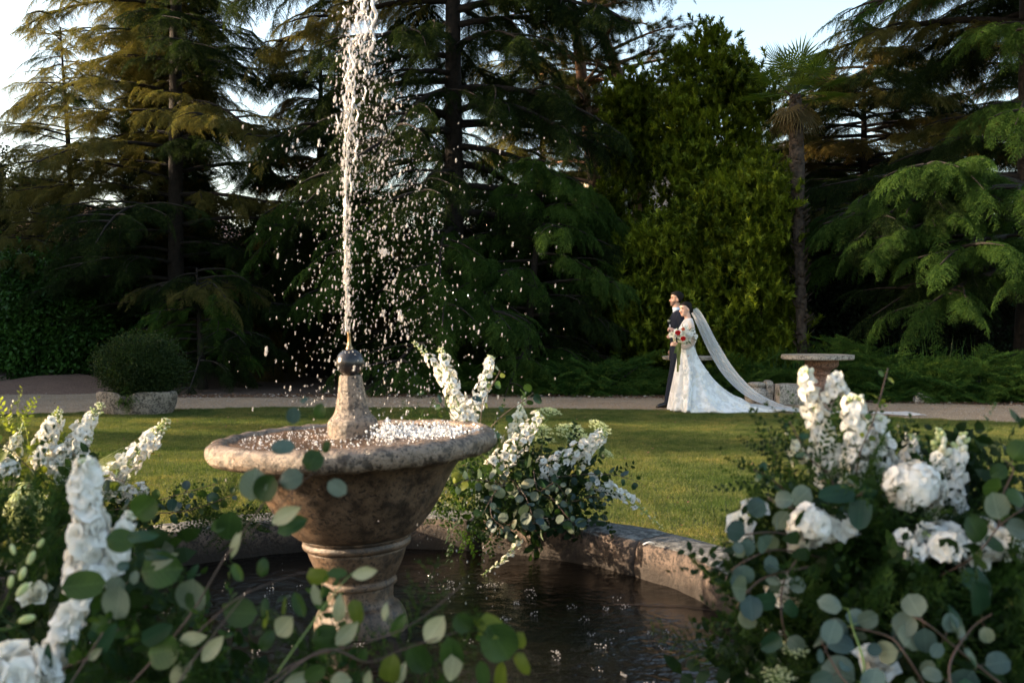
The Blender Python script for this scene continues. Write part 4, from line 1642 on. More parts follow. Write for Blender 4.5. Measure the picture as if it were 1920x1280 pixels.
def floret_mesh(name, mat, R_, np_=5, seed=0, open_=.35, wv=.06, layers=1, eye=True):
    """Open flower facing +Z, made of curved petals; centre at origin."""
    rs = random.Random(seed)
    m = MB()
    for ly in range(layers):
        for k in range(np_ if ly == 0 else max(3, np_ - 1 - ly)):
            a = 2 * math.pi * (k + .5 * ly) / np_ + rs.uniform(-.15, .15)
            lift = open_ + .35 * ly + rs.uniform(-.12, .12)
            L_ = R_ * (1 - .25 * ly) * rs.uniform(.85, 1.1)
            g_ = grid_leaf(heart, L_, L_ * 1.05, cup=.45, fold=.10, nu=4, wave=wv, seed=seed * 7 + k)
            mt = Matrix.Rotation(a, 3, 'Z') @ Matrix.Rotation(-lift, 3, 'Y')
            m.add([mt @ Vector(v) for v in g_.v], g_.f)
    me = None
    if eye:
        nf = len(m.f)
        m.ball((0, 0, R_ * .10), R_ * .11, 6, 3)
        me = m.mesh(name, mat)
        me.materials.append(M['eye_green'])
        for p_ in me.polygons[nf:]:
            p_.material_index = 1
        return me
    return m.mesh(name, mat)


M['eye_green'] = simple('flower_eye', (.22, .20, .08), (.10, .09, .04), 40, .7)
FLO = [floret_mesh('floret', M['white'], .025, 5, s, .45, .09, 2) for s in range(4)]
FLOC = [floret_mesh('floret', M['cream'], .024, 5, s + 9, .5, .09, 2) for s in range(3)]
BIG = [floret_mesh('floret', M['white'], .028, 6, s + 20, .3, .12, 2, False) for s in range(3)]
_b = MB()
_b.ball((0, 0, 0), 1, 8, 5, (.75, .75, 1.2))
BUD = _b.mesh('bud', M['bud'])
BUDW = _b.mesh('bud', M['cream'])


def zaxis_rot(d, spin=0.):
    q = Vector(d).to_track_quat('Z', 'Y')
    return (q.to_matrix() @ Matrix.Rotation(spin, 3, 'Z')).to_euler()


def curve(pts, n=12):
    pts = [Vector(p) for p in pts]
    out = []
    k = len(pts)
    for i in range(k - 1):
        p0, p1, p2, p3 = [pts[max(0, min(k - 1, j))] for j in (i - 1, i, i + 1, i + 2)]
        for q in range(n):
            t = q / n
            out.append(.5 * (2 * p1 + (p2 - p0) * t + (2 * p0 - 5 * p1 + 4 * p2 - p3) * t * t + (3 * p1 - p0 - 3 * p2 + p3) * t ** 3))
    out.append(pts[-1])
    return out


def spike(arr, base, tip, n, width, seed, fl=None, budfrac=.22, side=(0, 0, 0), sc=1.0, budscale=1., nm='flower_spike'):
    """A tall stem set with open florets below and buds at the tip: part > floret sub-parts."""
    rs = np.random.RandomState(seed)
    base, tip = Vector(base), Vector(tip)
    mid = base.lerp(tip, .5) + Vector(side)
    path = curve([base, mid, tip], 10)
    m = MB()
    m.tube(path, [.004 * (1 - .6 * i / len(path)) + .0006 for i in range(len(path))], 6)
    L_ = (tip - base).length
    axis = (tip - base).normalized()
    nb = int(n * .45)
    items = []
    for i in range(n):
        t = (i + rs.uniform(0, .8)) / n
        items.append((t * (1 - budfrac), False))
    for i in range(nb):
        items.append((1 - budfrac + budfrac * (i + .5) / nb, True))
    fls = []
    for i, (t, isb) in enumerate(items):
        kk = min(len(path) - 2, int(t * (len(path) - 1)))
        p = path[kk].lerp(path[kk + 1], t * (len(path) - 1) - kk)
        a = i * 2.39996
        u_ = axis.orthogonal().normalized()
        v_ = axis.cross(u_)
        out = (u_ * math.cos(a) + v_ * math.sin(a))
        w = width * (1.1 - .62 * t / (1 - budfrac)) if not isb else width * .5 * (1 - .6 * (t - 1 + budfrac) / budfrac)
        q = p + out * w * rs.uniform(.5, 1.28) + axis * w * rs.uniform(-.1, .6)
        m.tube([p, p.lerp(q, .6) + axis * .002, q], [.0012, .0009, .0009], 3, False)
        fls.append((q, out, isb, t))
    st = m.build(nm, M['stem'], arr)
    for q, out, isb, t in fls:
        dirv = (out + axis * (.25 if not isb else .9) + Vector(rs.normal(size=3) * .34)).normalized()
        if isb:
            k = .0055 * (1.25 - .7 * (t - 1 + budfrac) / budfrac) * budscale
            place('bud', BUD if rs.uniform() < .55 else BUDW, st, q, zaxis_rot(dirv), k)
        else:
            f_ = fl or FLO
            place('floret', f_[rs.randint(len(f_))], st, q, zaxis_rot(dirv, rs.uniform(0, 6)), rs.uniform(.72, 1.3) * sc * (1.12 - .42 * t))
    return st


def branch(arr, pts, size, kinds, n, seed, name='eucalyptus_branch', r0=.004, mat='twig', facing=.55, start=.12, dr=.25, pair=True):
    """A twig with leaves set in pairs; each leaf is a sub-part."""
    rs = np.random.RandomState(seed)
    path = curve(pts, 8)
    m = MB()
    k = len(path)
    m.tube(path, [r0 * .58 * (1 - .75 * i / k) + .0006 for i in range(k)], 6)
    leaves = []
    for i in range(n):
        t = start + (1 - start) * ((i // 2 * 2 + .8 if pair else i) / n)
        t = min(.999, t)
        kk = min(k - 2, int(t * (k - 1)))
        p = path[kk].lerp(path[kk + 1], t * (k - 1) - kk)
        tan = (path[kk + 1] - path[kk]).normalized()
        sdv = tan.cross(Vector((0, -1, 0)))
        sdv = sdv.normalized() if sdv.length > .1 else Vector((1, 0, 0))
        sgn = 1 if i % 2 else -1
        d = (sdv * sgn * rs.uniform(.6, 1.1) + tan * rs.uniform(.0, .7) + Vector((rs.normal() * .25, rs.normal() * .4, rs.normal() * .25 - dr))).normalized()
        nrm = Vector((rs.normal() * .5, -facing * 1.6 + rs.normal() * .55, .5 + rs.normal() * .5))
        x_ = d
        z_ = (nrm - x_ * nrm.dot(x_))
        z_ = z_.normalized() if z_.length > .05 else x_.orthogonal().normalized()
        y_ = z_.cross(x_)
        rot = Matrix((x_, y_, z_)).transposed().to_euler()
        q = p + d * size * .18
        m.tube([p, q], [.0011, .0008], 3, False)
        leaves.append((q, rot, size * rs.uniform(.48, 1.14) * (1 - .25 * t)))
    br = m.build(name, M[mat], arr)
    for q, rot, s_ in leaves:
        kd = kinds[rs.randint(len(kinds))]
        ms = LF[kd]
        place('leaf', ms[rs.randint(len(ms))], br, q, rot, s_)
    return br


PR['fern'] = [proto('fern_spray', tris_mesh('fern_spray', cedar_spray(300 + i, L=.22, droop=.3, nt=14, hang=.3, nl=.014, nw=.0022, dens=3.2, flat=.6), M['fern'])) for i in range(3)]
PR['ruscus'] = [proto('leafy_sprig', tris_mesh('leafy_sprig', sprig(400 + i), M['ferndark'])) for i in range(4)]
PR['ruscusl'] = [proto('light_sprig', tris_mesh('light_sprig', sprig(410 + i, 18, .2, (.026, .012)), M['fern'])) for i in range(3)]
PR['bigleaf'] = [proto('broad_sprig', tris_mesh('broad_sprig', sprig(420 + i, 9, .2, (.06, .032)), M['ferndark'])) for i in range(3)]
PR['yleaf'] = [proto('young_sprig', tris_mesh('young_sprig', sprig(430 + i, 14, .2, (.032, .016)), M['eucyellow'])) for i in range(3)]


def greens(arr, center, radii, kinds, n, seed, sc=(.7, 1.2), name='greenery', outward=True):
    rs = np.random.RandomState(seed)
    c = np.array(center)
    for kd in kinds:
        v = norm(rs.normal(size=(n, 3)))
        q = rs.uniform(.25, .85, (n, 1))
        p = c + v * q * np.array(radii)
        rots = []
        for vv in v:
            d = Vector(vv) + Vector(rs.normal(size=3) * .5) + Vector((0, 0, .15))
            e = d.to_track_quat('X', 'Z').to_matrix() @ Matrix.Rotation(rs.uniform(0, 6.28), 3, 'X')
            rots.append(tuple(e.to_euler()))
        scatter(name, p, rots, rs.uniform(sc[0], sc[1], n), PR[kd], arr, seed=seed)


def ball_flower(arr, c, rad, n, name, fl, seed, sc=1.0, squash=1.0, hemi=-.5):
    """Hydrangea-like globe of florets as one part with floret sub-parts joined (too small to pick apart)."""
    rs = np.random.RandomState(seed)
    m = MB()
    src = [(np.array([v.co[:] for v in f_.vertices]), [tuple(p.vertices) for p in f_.polygons]) for f_ in fl]
    for i in range(n):
        v = norm(rs.normal(size=3))
        if v[2] < hemi:
            v[2] = -v[2]
        p = np.array(c) + v * rad * np.array([1, 1, squash]) * rs.uniform(.80, 1.05) * (1 + .13 * math.sin(v[0] * 5 + seed) * math.cos(v[2] * 4))
        rm = np.array(Vector(v).to_track_quat('Z', 'Y').to_matrix() @ Matrix.Rotation(rs.uniform(0, 6), 3, 'Z'))
        V, Fc = src[rs.randint(len(src))]
        m.add((V * sc * rs.uniform(.85, 1.15)) @ rm.T + p, Fc)
    o_ = m.build(name, fl[0].materials[0], arr)
    o_['kind'] = 'stuff'
    return o_


def rose(arr, c, rad, seed, mat='white', name='rose', face=(0, -.6, .8)):
    """Layered cup of petals; each petal ring curls around the next."""
    rs = random.Random(seed)
    m = MB()
    rt = zaxis_rot(face).to_matrix()
    for ly in range(6):
        r_ = rad * (.18 + .16 * ly)
        for k in range(4 + ly // 2):
            a = 2 * math.pi * k / (4 + ly // 2) + ly * .9 + rs.uniform(-.2, .2)
            g_ = grid_leaf(heart, rad * (.75 + .10 * ly), rad * (.8 + .14 * ly), cup=.25, fold=.25, nu=5, wave=.05, seed=seed + ly * 9 + k)
            op = 1.45 - ly * .20
            mt = Matrix.Rotation(a, 3, 'Z')
            m2 = Matrix.Rotation(-op, 3, 'Y')
            m.add([rt @ (mt @ (m2 @ Vector(v) + Vector((r_ * .35, 0, -rad * .1 * ly * .5)))) + Vector(c) for v in g_.v], g_.f)
    return m.build(name, M[mat], arr)


def umbel(arr, base, tip, rad, seed, name='lace_flower', updir=None):
    rs = np.random.RandomState(seed)
    base, tip = Vector(base), Vector(tip)
    ax = (Vector(updir) if updir else (tip - base)).normalized()
    u_ = ax.orthogonal().normalized()
    v_ = ax.cross(u_)
    st = MB()
    hub = tip - ax * rad * .8
    st.tube(curve([base, base.lerp(hub, .5) + Vector((0, 0, .01)), hub], 6), .002, 5)
    fm = MB()
    for i in range(34):
        q = math.sqrt((i + .5) / 34)
        a = i * 2.39996
        e = hub + (u_ * math.cos(a) + v_ * math.sin(a)) * q * rad + ax * rad * (.8 * math.sqrt(max(0, 1 - q * q * .7)))
        st.tube([hub, e], [.0008, .0006], 3, False)
        for j in range(13):
            w = Vector(rs.normal(size=3)) * rad * .075
            p = e + w - ax * w.dot(ax) * .6
            s_ = rad * rs.uniform(.035, .06)
            d1 = Vector(norm(rs.normal(size=3))) * s_
            d2 = ax.cross(d1).normalized() * s_
            fm.add([p - d1, p - d2, p + d1, p + d2], [(0, 1, 2, 3)])
    s_ = st.build(name, M['stem'], arr)
    f_ = fm.build('blossom', M['lace'], s_, False)
    f_['kind'] = 'stuff'
    return s_


def base_block(arr, x, y, z, r_=.13, h=.1):
    m = MB()
    m.lathe([(r_ * .9, 0), (r_, .02), (r_, h), (r_ * .8, h + .02)], 20, (x, y, z))
    m.build('container', M['foam'], arr)


# ---- arrangement behind the bowl, on the far coping
D1 = 5.3
A1 = empty('flower_arrangement', P(955, 985, D1), 'arrangement on the far coping behind the bowl, with pale lace flowers and trailing white spikes', 'flower arrangement', 'flower arrangements on the pool coping')
_p = P(940, 0, D1)
base_block(A1, _p.x, PC[1] + 1.68, ZR + .004, .15, .12)
cA = P(940, 950, D1 + .05)
spike(A1, P(868, 790, 5.35), P(775, 640, 5.5), 55, 0.0368, 1, side=(.03, 0, .03), budfrac=.25)
spike(A1, P(872, 795, 5.3), P(826, 652, 5.4), 52, 0.0437, 2, side=(-.01, 0, .02), budfrac=.12)
spike(A1, P(886, 800, 5.25), P(848, 762, 5.2), 14, 0.0345, 12, budfrac=.1)
spike(A1, P(870, 800, 5.25), P(921, 668, 5.35), 55, 0.0414, 3, side=(.02, 0, -.01), budfrac=.07)
spike(A1, P(930, 880, 5.15), P(1012, 778, 5.15), 52, 0.0517, 4, FLO, budfrac=.05)
spike(A1, P(960, 830, 5.3), P(984, 735, 5.3), 26, 0.0345, 5, FLOC, budfrac=.3)
spike(A1, P(1015, 890, 5.2), P(1136, 812, 5.2), 60, 0.0552, 6, FLO, budfrac=.12)
spike(A1, P(1085, 868, 5.25), P(1135, 800, 5.35), 24, 0.0345, 16, FLO, budfrac=.2)
spike(A1, P(1100, 900, 5.2), P(1243, 990, 5.15), 31, 0.0368, 7, FLO, budfrac=.35, side=(0, 0, .04), sc=.95)
spike(A1, P(975, 1010, 5.0), P(900, 1080, 4.95), 19, 0.0161, 8, FLOC, budfrac=.3, sc=.55, side=(.03, 0, .0))
for i, (bx, by, tx, ty, r_) in enumerate([(985, 850, 1030, 765, .068), (990, 860, 1012, 800, .075), (1000, 870, 1022, 818, .062), (1040, 880, 1070, 800, .085), (1060, 870, 1100, 818, .072), (1080, 850, 1128, 795, .07), (1085, 840, 1134, 842, .06), (960, 850, 985, 800, .05)]):
    umbel(A1, P(bx, by, 5.3), P(tx, ty, 5.35 + .05 * (i % 3)), r_, 20 + i, updir=(.45 if i > 3 else .1, -.1 - .3 * (i % 2), 1))
branch(A1, [P(960, 900, 5.2), P(900, 850, 5.1), P(850, 780, 5.05), P(795, 730, 5.0)], .062, ['green', 'dark', 'green'], 9, 31)
branch(A1, [P(890, 850, 5.15), P(930, 790, 5.1), P(990, 745, 5.05), P(1000, 735, 5.05)], .072, ['green', 'green', 'dark'], 8, 32)
branch(A1, [P(900, 830, 5.1), P(905, 760, 5.1), P(930, 710, 5.1), P(938, 695, 5.1)], .055, ['blue', 'green', 'yellow'], 7, 33, start=.3)
branch(A1, [P(985, 930, 5.1), P(930, 905, 5.0), P(880, 900, 4.95), P(850, 910, 4.9)], .062, ['grey', 'green', 'yellow', 'grey'], 14, 34)
branch(A1, [P(980, 930, 5.1), P(960, 900, 5.0), P(930, 920, 4.95), P(905, 965, 4.9)], .062, ['grey', 'green', 'grey'], 14, 35)
branch(A1, [P(960, 900, 5.1), P(985, 930, 4.95), P(1000, 970, 4.9), P(1015, 990, 4.9)], .070, ['grey', 'grey', 'pale', 'blue'], 14, 36)
branch(A1, [P(1000, 900, 5.1), P(1040, 940, 5.0), P(1065, 970, 4.95), P(1080, 985, 4.95)], .070, ['grey', 'grey', 'blue', 'green'], 14, 37)
branch(A1, [P(1010, 900, 5.1), P(1080, 890, 5.1), P(1150, 890, 5.1), P(1205, 905, 5.1)], .055, ['dark', 'green', 'blue'], 12, 38)
branch(A1, [P(1020, 930, 5.1), P(1070, 940, 5.05), P(1110, 930, 5.0), P(1140, 940, 5.0)], .05, ['dark', 'green', 'blue'], 12, 39)
branch(A1, [P(930, 900, 5.1), P(920, 960, 5.0), P(940, 985, 4.95), P(960, 995, 4.95)], .06, ['blue', 'grey', 'dark'], 14, 40)
branch(A1, [P(1000, 880, 5.0), P(1010, 920, 4.95), P(1040, 905, 4.95), P(1060, 930, 4.95)], .05, ['grey', 'blue', 'dark'], 12, 41)
greens(A1, P(975, 920, 5.25), (.30, .16, .17), ['ruscus', 'ferndark'] if 'ferndark' in PR else ['ruscus', 'bigleaf'], 60, 5)
greens(A1, P(875, 955, 5.25), (.17, .12, .17), ['ruscusl', 'ruscus'], 40, 6)
greens(A1, P(1060, 910, 5.25), (.24, .14, .13), ['ruscus', 'bigleaf'], 34, 7)
greens(A1, P(830, 795, 5.35), (.24, .1, .05), ['ruscusl', 'fern'], 14, 8, (.4, .8))
greens(A1, P(930, 880, 5.3), (.15, .12, .2), ['ruscusl'], 26, 9)

# ---- arrangement on the far left coping
D2 = 4.7
A2 = empty('flower_arrangement', P(95, 1030, D2), 'arrangement on the left coping with three slanting white spikes and lime panicle flowers', 'flower arrangement', 'flower arrangements on the pool coping')
_p = P(110, 0, D2)
base_block(A2, -2.12, 4.72, ZR + .004, .15, .12)
spike(A2, P(80, 880, 4.6), P(112, 768, 4.6), 55, 0.0562, 51, side=(-.01, 0, .02), budfrac=.28)
spike(A2, P(105, 890, 4.6), P(192, 755, 4.6), 70, 0.0562, 52, side=(-.01, 0, .0), budfrac=.22)
spike(A2, P(120, 890, 4.6), P(165, 820, 4.6), 25, 0.0500, 62, budfrac=.1)
spike(A2, P(178, 920, 4.5), P(316, 786, 4.5), 87, 0.0587, 53, budfrac=.2, side=(0, 0, -.02))
spike(A2, P(215, 920, 4.5), P(278, 918, 4.5), 20, 0.0375, 54, budfrac=.15)
ball_flower(A2, P(50, 955, 4.3), .085, 420, 'panicle_flower', [floret_mesh('f', M['bud'], .010, 4, 70, .4)], 55, 1., 1.3, -1)
ball_flower(A2, P(10, 880, 4.4), .05, 60, 'white_cluster', FLO, 56, 1., .8)
spike(A2, P(20, 850, 4.6), P(45, 790, 4.6), 15, 0.0250, 57, FLOC, budfrac=.5)
branch(A2, [P(100, 900, 4.6), P(60, 880, 4.5), P(25, 850, 4.4), P(-5, 830, 4.4)], .065, ['yellow', 'grey', 'green'], 12, 58)
branch(A2, [P(100, 930, 4.5), P(160, 900, 4.4), P(205, 895, 4.35), P(240, 905, 4.3)], .055, ['yellow', 'green', 'grey'], 12, 59)
branch(A2, [P(150, 960, 4.5), P(250, 950, 4.4), P(340, 925, 4.4), P(410, 905, 4.4)], .055, ['blue', 'green', 'dark', 'blue'], 16, 60)
branch(A2, [P(240, 960, 4.45), P(330, 960, 4.4), P(390, 945, 4.4), P(440, 925, 4.4)], .05, ['blue', 'dark', 'green'], 14, 61)
greens(A2, P(60, 925, 4.75), (.36, .15, .12), ['ruscusl', 'fern', 'yleaf'], 24, 62)
greens(A2, P(30, 830, 4.65), (.16, .12, .13), ['yleaf'], 26, 68, (.6, 1))
greens(A2, P(90, 990, 4.55), (.34, .2, .22), ['ruscus', 'fern', 'bigleaf'], 46, 63)
greens(A2, P(300, 975, 4.6), (.30, .1, .09), ['ruscus', 'ruscusl'], 40, 64, (.5, .9))
greens(A2, P(430, 960, 4.7), (.16, .08, .09), ['ruscusl', 'fern'], 24, 65, (.5, .9))
for i in range(9):      # bearded ears of grass
    m_ = MB()
    p0, p1 = P(150, 900 + i, 4.5), P(232 + i * 3, 838 + i * 4, 4.4)
    m_.tube([p0, p0.lerp(p1, .5) + Vector((0, 0, .02)), p1], [.0014, .001, .0005], 4)
    m_.build('grass_ear', M['bud'], A2)

# ---- near left arrangement (out of focus)
D3 = 1.95
A3 = empty('flower_arrangement', (-1.25, 2.1, ZR), 'near left arrangement with a tall blurred white spike, orchid buds and big round eucalyptus leaves', 'flower arrangement', 'flower arrangements on the pool coping')
base_block(A3, -1.55, 2.45, ZR + .004, .16, .12)
spike(A3, P(165, 1090, 1.95), P(158, 862, 1.95), 66, 0.0273, 71, BIG, budfrac=.08, side=(.005, 0, 0), sc=.9)
spike(A3, P(200, 1060, 1.97), P(245, 960, 1.97), 18, 0.0177, 72, BIG, budfrac=.15, sc=.8)
spike(A3, P(80, 1290, 1.9), P(165, 1090, 1.9), 34, 0.0205, 73, BIG, budfrac=.08, sc=.85)
spike(A3, P(215, 1040, 1.96), P(235, 985, 1.96), 13, 0.0164, 74, BIG, budfrac=.1, sc=.7)
ball_flower(A3, P(30, 1275, 1.75), .045, 22, 'garden_flower', [floret_mesh('f', M['white'], .048, 5, 81, .5, .1, 2)], 75, 1., .8, -.2)
rose(A3, P(66, 1115, 2.2), .026, 76, 'cream')
# orchid buds, two stems
def budstem(arr, pts, buds, seed, bm_='bud'):
    m_ = MB()
    path_ = curve(pts, 8)
    m_.tube(path_, [.0035 * (1 - .5 * i / len(path_)) for i in range(len(path_))], 6)
    s_ = m_.build('bud_stem', M['fern'], arr)
    for (p, r_, d) in buds:
        place('bud', BUD if bm_ == 'bud' else BUDW, s_, p, zaxis_rot(d), (r_ * .62, r_ * .62, r_ * .85))
budstem(A3, [P(-20, 1180, 1.8), P(10, 1130, 1.8), P(40, 1060, 1.8), P(78, 1010, 1.8)],
        [(P(76, 1018, 1.8), .010, (.7, 0, 1)), (P(58, 1045, 1.8), .014, (.5, 0, 1)), (P(42, 1075, 1.79), .013, (.4, 0, 1)), (P(24, 1030, 1.8), .010, (-.3, 0, 1)), (P(42, 1105, 1.78), .016, (.8, 0, .9)), (P(20, 1090, 1.79), .012, (.2, 0, 1))], 1)
budstem(A3, [P(-20, 1180, 1.75), P(10, 1180, 1.75), P(30, 1175, 1.75), P(48, 1162, 1.75)], [(P(50, 1160, 1.75), .016, (1, 0, .3))], 2)
def leaf_at(br, px, py, wpx, hpx, d, ang, kind, tiltv=0.):
    """One leaf set at a chosen spot: wpx long, hpx wide (photo pixels), ang = direction of its length in degrees."""
    ms = LF[kind]
    a = R(ang)
    L_ = wpx * d / F
    asp = (hpx / wpx) / (.92 if kind not in ('pale', 'long') else .55)
    x_ = Vector((math.cos(a), rnd.uniform(-.2, .2), math.sin(a))).normalized()
    n_ = Vector((rnd.uniform(-.2, .2), -1, rnd.uniform(.0, .4) + tiltv))
    z_ = (n_ - x_ * n_.dot(x_)).normalized()
    y_ = z_.cross(x_)
    q = P(px, py, d) - x_ * L_ * .5
    place('leaf', ms[rnd.randrange(len(ms))], br, q, Matrix((x_, y_, z_)).transposed().to_euler(), (L_ / (1.15 if kind == 'pale' else 1.4 if kind == 'long' else 1), L_ * asp, L_))


def bare(arr, pts, r0, mat='twig', name='eucalyptus_branch'):
    m = MB()
    c = curve(pts, 8)
    m.tube(c, [r0 * .55 * (1 - .7 * i / len(c)) for i in range(len(c))], 6)
    return m.build(name, M[mat], arr)


b1 = bare(A3, [P(200, 1330, 1.75), P(340, 1175, 1.8), P(425, 1040, 1.85), P(500, 935, 1.87), P(560, 850, 1.9), P(566, 835, 1.9)], .0042)
for q in [(475, 908, 62, 54, 80, 'grey'), (500, 915, 55, 44, 60, 'green'), (545, 897, 46, 36, 20, 'grey'), (430, 985, 58, 54, 80, 'green'), (538, 965, 64, 26, 28, 'pale'), (548, 985, 60, 34, 25, 'green'),
          (441, 1018, 60, 16, 72, 'pale'), (530, 837, 46, 26, 5, 'blue'), (362, 1115, 66, 58, 85, 'grey'), (370, 1120, 50, 46, 40, 'green'), (410, 985, 30, 26, 30, 'green'), (360, 1075, 30, 16, 60, 'dark')]:
    leaf_at(b1, *q[:4], 1.85, *q[4:])
b2 = bare(A3, [P(425, 1040, 1.85), P(520, 950, 1.87), P(590, 885, 1.9), P(650, 870, 1.9)], .0025)
for q in [(632, 914, 42, 36, -30, 'grey'), (587, 862, 42, 40, 60, 'green'), (611, 838, 26, 14, 70, 'green'), (550, 779, 34, 30, 80, 'blue'), (600, 770, 30, 26, 80, 'green'), (570, 750, 18, 12, 30, 'blue')]:
    leaf_at(b2, *q[:4], 1.88, *q[4:])
b3 = bare(A3, [P(120, 1300, 1.7), P(205, 1165, 1.8), P(225, 1110, 1.85), P(250, 1080, 1.85)], .003)
for q in [(157, 1096, 82, 60, 5, 'green'), (225, 1012, 54, 40, -10, 'green'), (272, 950, 54, 50, 40, 'green'), (262, 1005, 50, 26, 5, 'dark'), (302, 1068, 80, 68, 5, 'green'), (304, 1052, 62, 20, 28, 'pale'), (222, 1128, 66, 54, 80, 'grey'),
          (215, 1100, 40, 34, 60, 'grey'), (252, 1082, 26, 18, 85, 'grey'), (230, 1061, 24, 20, 10, 'blue'), (290, 1040, 44, 24, 0, 'dark')]:
    leaf_at(b3, *q[:4], 1.8, *q[4:])
b4 = bare(A3, [P(365, 1190, 1.78), P(440, 1125, 1.8), P(500, 1095, 1.82), P(560, 1075, 1.85), P(585, 1072, 1.85)], .0028)
for q in [(450, 1148, 66, 60, 0, 'green'), (492, 1064, 36, 20, 85, 'green'), (446, 1072, 38, 18, -60, 'green'), (597, 1080, 46, 32, 5, 'yellow'), (632, 1074, 40, 22, 0, 'green'), (562, 1132, 50, 22, -65, 'green'),
          (594, 1120, 52, 20, -75, 'pale'), (535, 1172, 50, 34, 50, 'pale'), (496, 1140, 40, 14, 90, 'green'), (533, 1135, 34, 10, 85, 'yellow'), (498, 1160, 36, 12, 80, 'yellow')]:
    leaf_at(b4, *q[:4], 1.8, *q[4:])
b5 = bare(A3, [P(520, 1260, 1.7), P(620, 1120, 1.75), P(660, 1075, 1.8), P(690, 1060, 1.82)], .0026, 'stem')
for q in [(684, 1074, 48, 20, 10, 'pale'), (636, 1140, 56, 24, 85, 'pale'), (668, 1148, 48, 32, -75, 'yellow'), (651, 1186, 58, 26, 45, 'pale'), (610, 1196, 52, 46, 10, 'green'), (722, 1146, 34, 12, 85, 'pale')]:
    leaf_at(b5, *q[:4], 1.76, *q[4:])
b6 = bare(A3, [P(420, 1340, 1.6), P(560, 1240, 1.68), P(700, 1200, 1.72), P(780, 1165, 1.75), P(850, 1110, 1.8), P(872, 1088, 1.82)], .0036)
for q in [(746, 1172, 54, 22, 60, 'green'), (816, 1178, 58, 34, 55, 'pale'), (868, 1166, 40, 36, -50, 'green'), (786, 1232, 62, 44, -60, 'green'), (847, 1226, 70, 46, -80, 'green'), (850, 1240, 72, 36, 80, 'pale'),
          (935, 1202, 76, 66, -60, 'green'), (922, 1175, 54, 44, -20, 'yellow'), (975, 1200, 32, 28, -70, 'yellow'), (732, 1252, 56, 46, 80, 'yellow'), (752, 1262, 50, 18, 70, 'pale'), (890, 1165, 40, 18, -10, 'yellow'),
          (980, 1245, 46, 24, -60, 'yellow'), (940, 1262, 52, 26, 85, 'yellow'), (905, 1262, 50, 30, -80, 'green')]:
    leaf_at(b6, *q[:4], 1.74, *q[4:])
b7 = bare(A3, [P(460, 1330, 1.6), P(600, 1220, 1.68), P(690, 1240, 1.7), P(760, 1215, 1.72), P(900, 1170, 1.75)], .004)
for q in [(560, 1272, 60, 24, 20, 'pale'), (640, 1276, 40, 30, 0, 'pale'), (500, 1200, 44, 26, 60, 'green'), (590, 1262, 46, 34, 30, 'green'), (680, 1228, 30, 20, 70, 'green'), (690, 1270, 34, 14, 80, 'pale')]:
    leaf_at(b7, *q[:4], 1.7, *q[4:])
b8 = bare(A3, [P(300, 1340, 1.65), P(360, 1240, 1.7), P(400, 1190, 1.75), P(470, 1100, 1.8)], .0034)
for q in [(360, 1197, 54, 22, 10, 'pale'), (400, 1215, 60, 24, 50, 'pale'), (310, 1220, 70, 60, 10, 'green'), (290, 1190, 60, 44, 30, 'dark'), (330, 1262, 48, 18, 70, 'pale'), (350, 1255, 48, 16, 60, 'pale'), (90, 1235, 44, 18, 90, 'dark'),
          (200, 1200, 56, 30, 60, 'dark'), (180, 1225, 40, 14, 40, 'pale')]:
    leaf_at(b8, *q[:4], 1.75, *q[4:])
branch(A3, [P(60, 1340, 1.8), P(110, 1260, 1.85), P(170, 1230, 1.85), P(230, 1170, 1.9)], .055, ['dark', 'green'], 12, 88, facing=.8)
greens(A3, P(430, 1290, 1.9), (.14, .1, .08), ['fern', 'ruscusl'], 14, 89)
greens(A3, P(140, 1290, 2.1), (.32, .2, .13), ['fern', 'ruscus', 'bigleaf'], 34, 90)
greens(A3, P(40, 1090, 2.5), (.26, .16, .2), ['fern', 'ruscus'], 60, 91)
greens(A3, P(700, 1330, 1.8), (.30, .12, .05), ['fern', 'ruscusl'], 16, 92)

# ---- near right arrangement
D4 = 2.45
A4 = empty('flower_arrangement', (.78, 2.65, ZR), 'near right arrangement with a white hydrangea globe among tall upright white spikes', 'flower arrangement', 'flower arrangements on the pool coping')
base_block(A4, .80, 2.62, ZR + .004, .17, .14)
spike(A4, P(1560, 900, 2.5), P(1508, 690, 2.5), 52, 0.0239, 101, FLO, budfrac=.10, sc=.85, budscale=1.3)
spike(A4, P(1618, 975, 2.45), P(1600, 745, 2.45), 72, 0.0386, 102, BIG, budfrac=.05, sc=.8)
spike(A4, P(1655, 950, 2.48), P(1648, 780, 2.48), 52, 0.0350, 103, BIG, budfrac=.08, sc=.75)
spike(A4, P(1600, 960, 2.4), P(1585, 900, 2.4), 19, 0.0322, 104, BIG, budfrac=.08, sc=.75)
spike(A4, P(1700, 930, 2.55), P(1712, 815, 2.55), 36, 0.0239, 105, FLO, budfrac=.10, sc=.8)
spike(A4, P(1770, 990, 2.4), P(1762, 805, 2.4), 31, 0.0276, 106, BIG, budfrac=.28, budscale=1.8, sc=.75)
spike(A4, P(1780, 960, 2.4), P(1806, 812, 2.4), 26, 0.0239, 107, BIG, budfrac=.28, budscale=1.8, sc=.75)
spike(A4, P(1570, 745, 2.5), P(1568, 705, 2.5), 14, 0.0184, 108, FLO, budfrac=.1, sc=.9)
spike(A4, P(1495, 870, 2.5), P(1475, 795, 2.5), 8, 0.0184, 109, FLOC, budfrac=.5, sc=.6)
HYD = [floret_mesh('f', M['white'], .021, 4, 120 + s, .15, .06) for s in range(3)]
ball_flower(A4, P(1712, 915, 2.3), .060, 130, 'hydrangea', HYD, 110, 1.2, .85)
spike(A4, P(1790, 1010, 2.25), P(1730, 1000, 2.2), 16, 0.0276, 111, BIG, budfrac=.1, sc=.8)
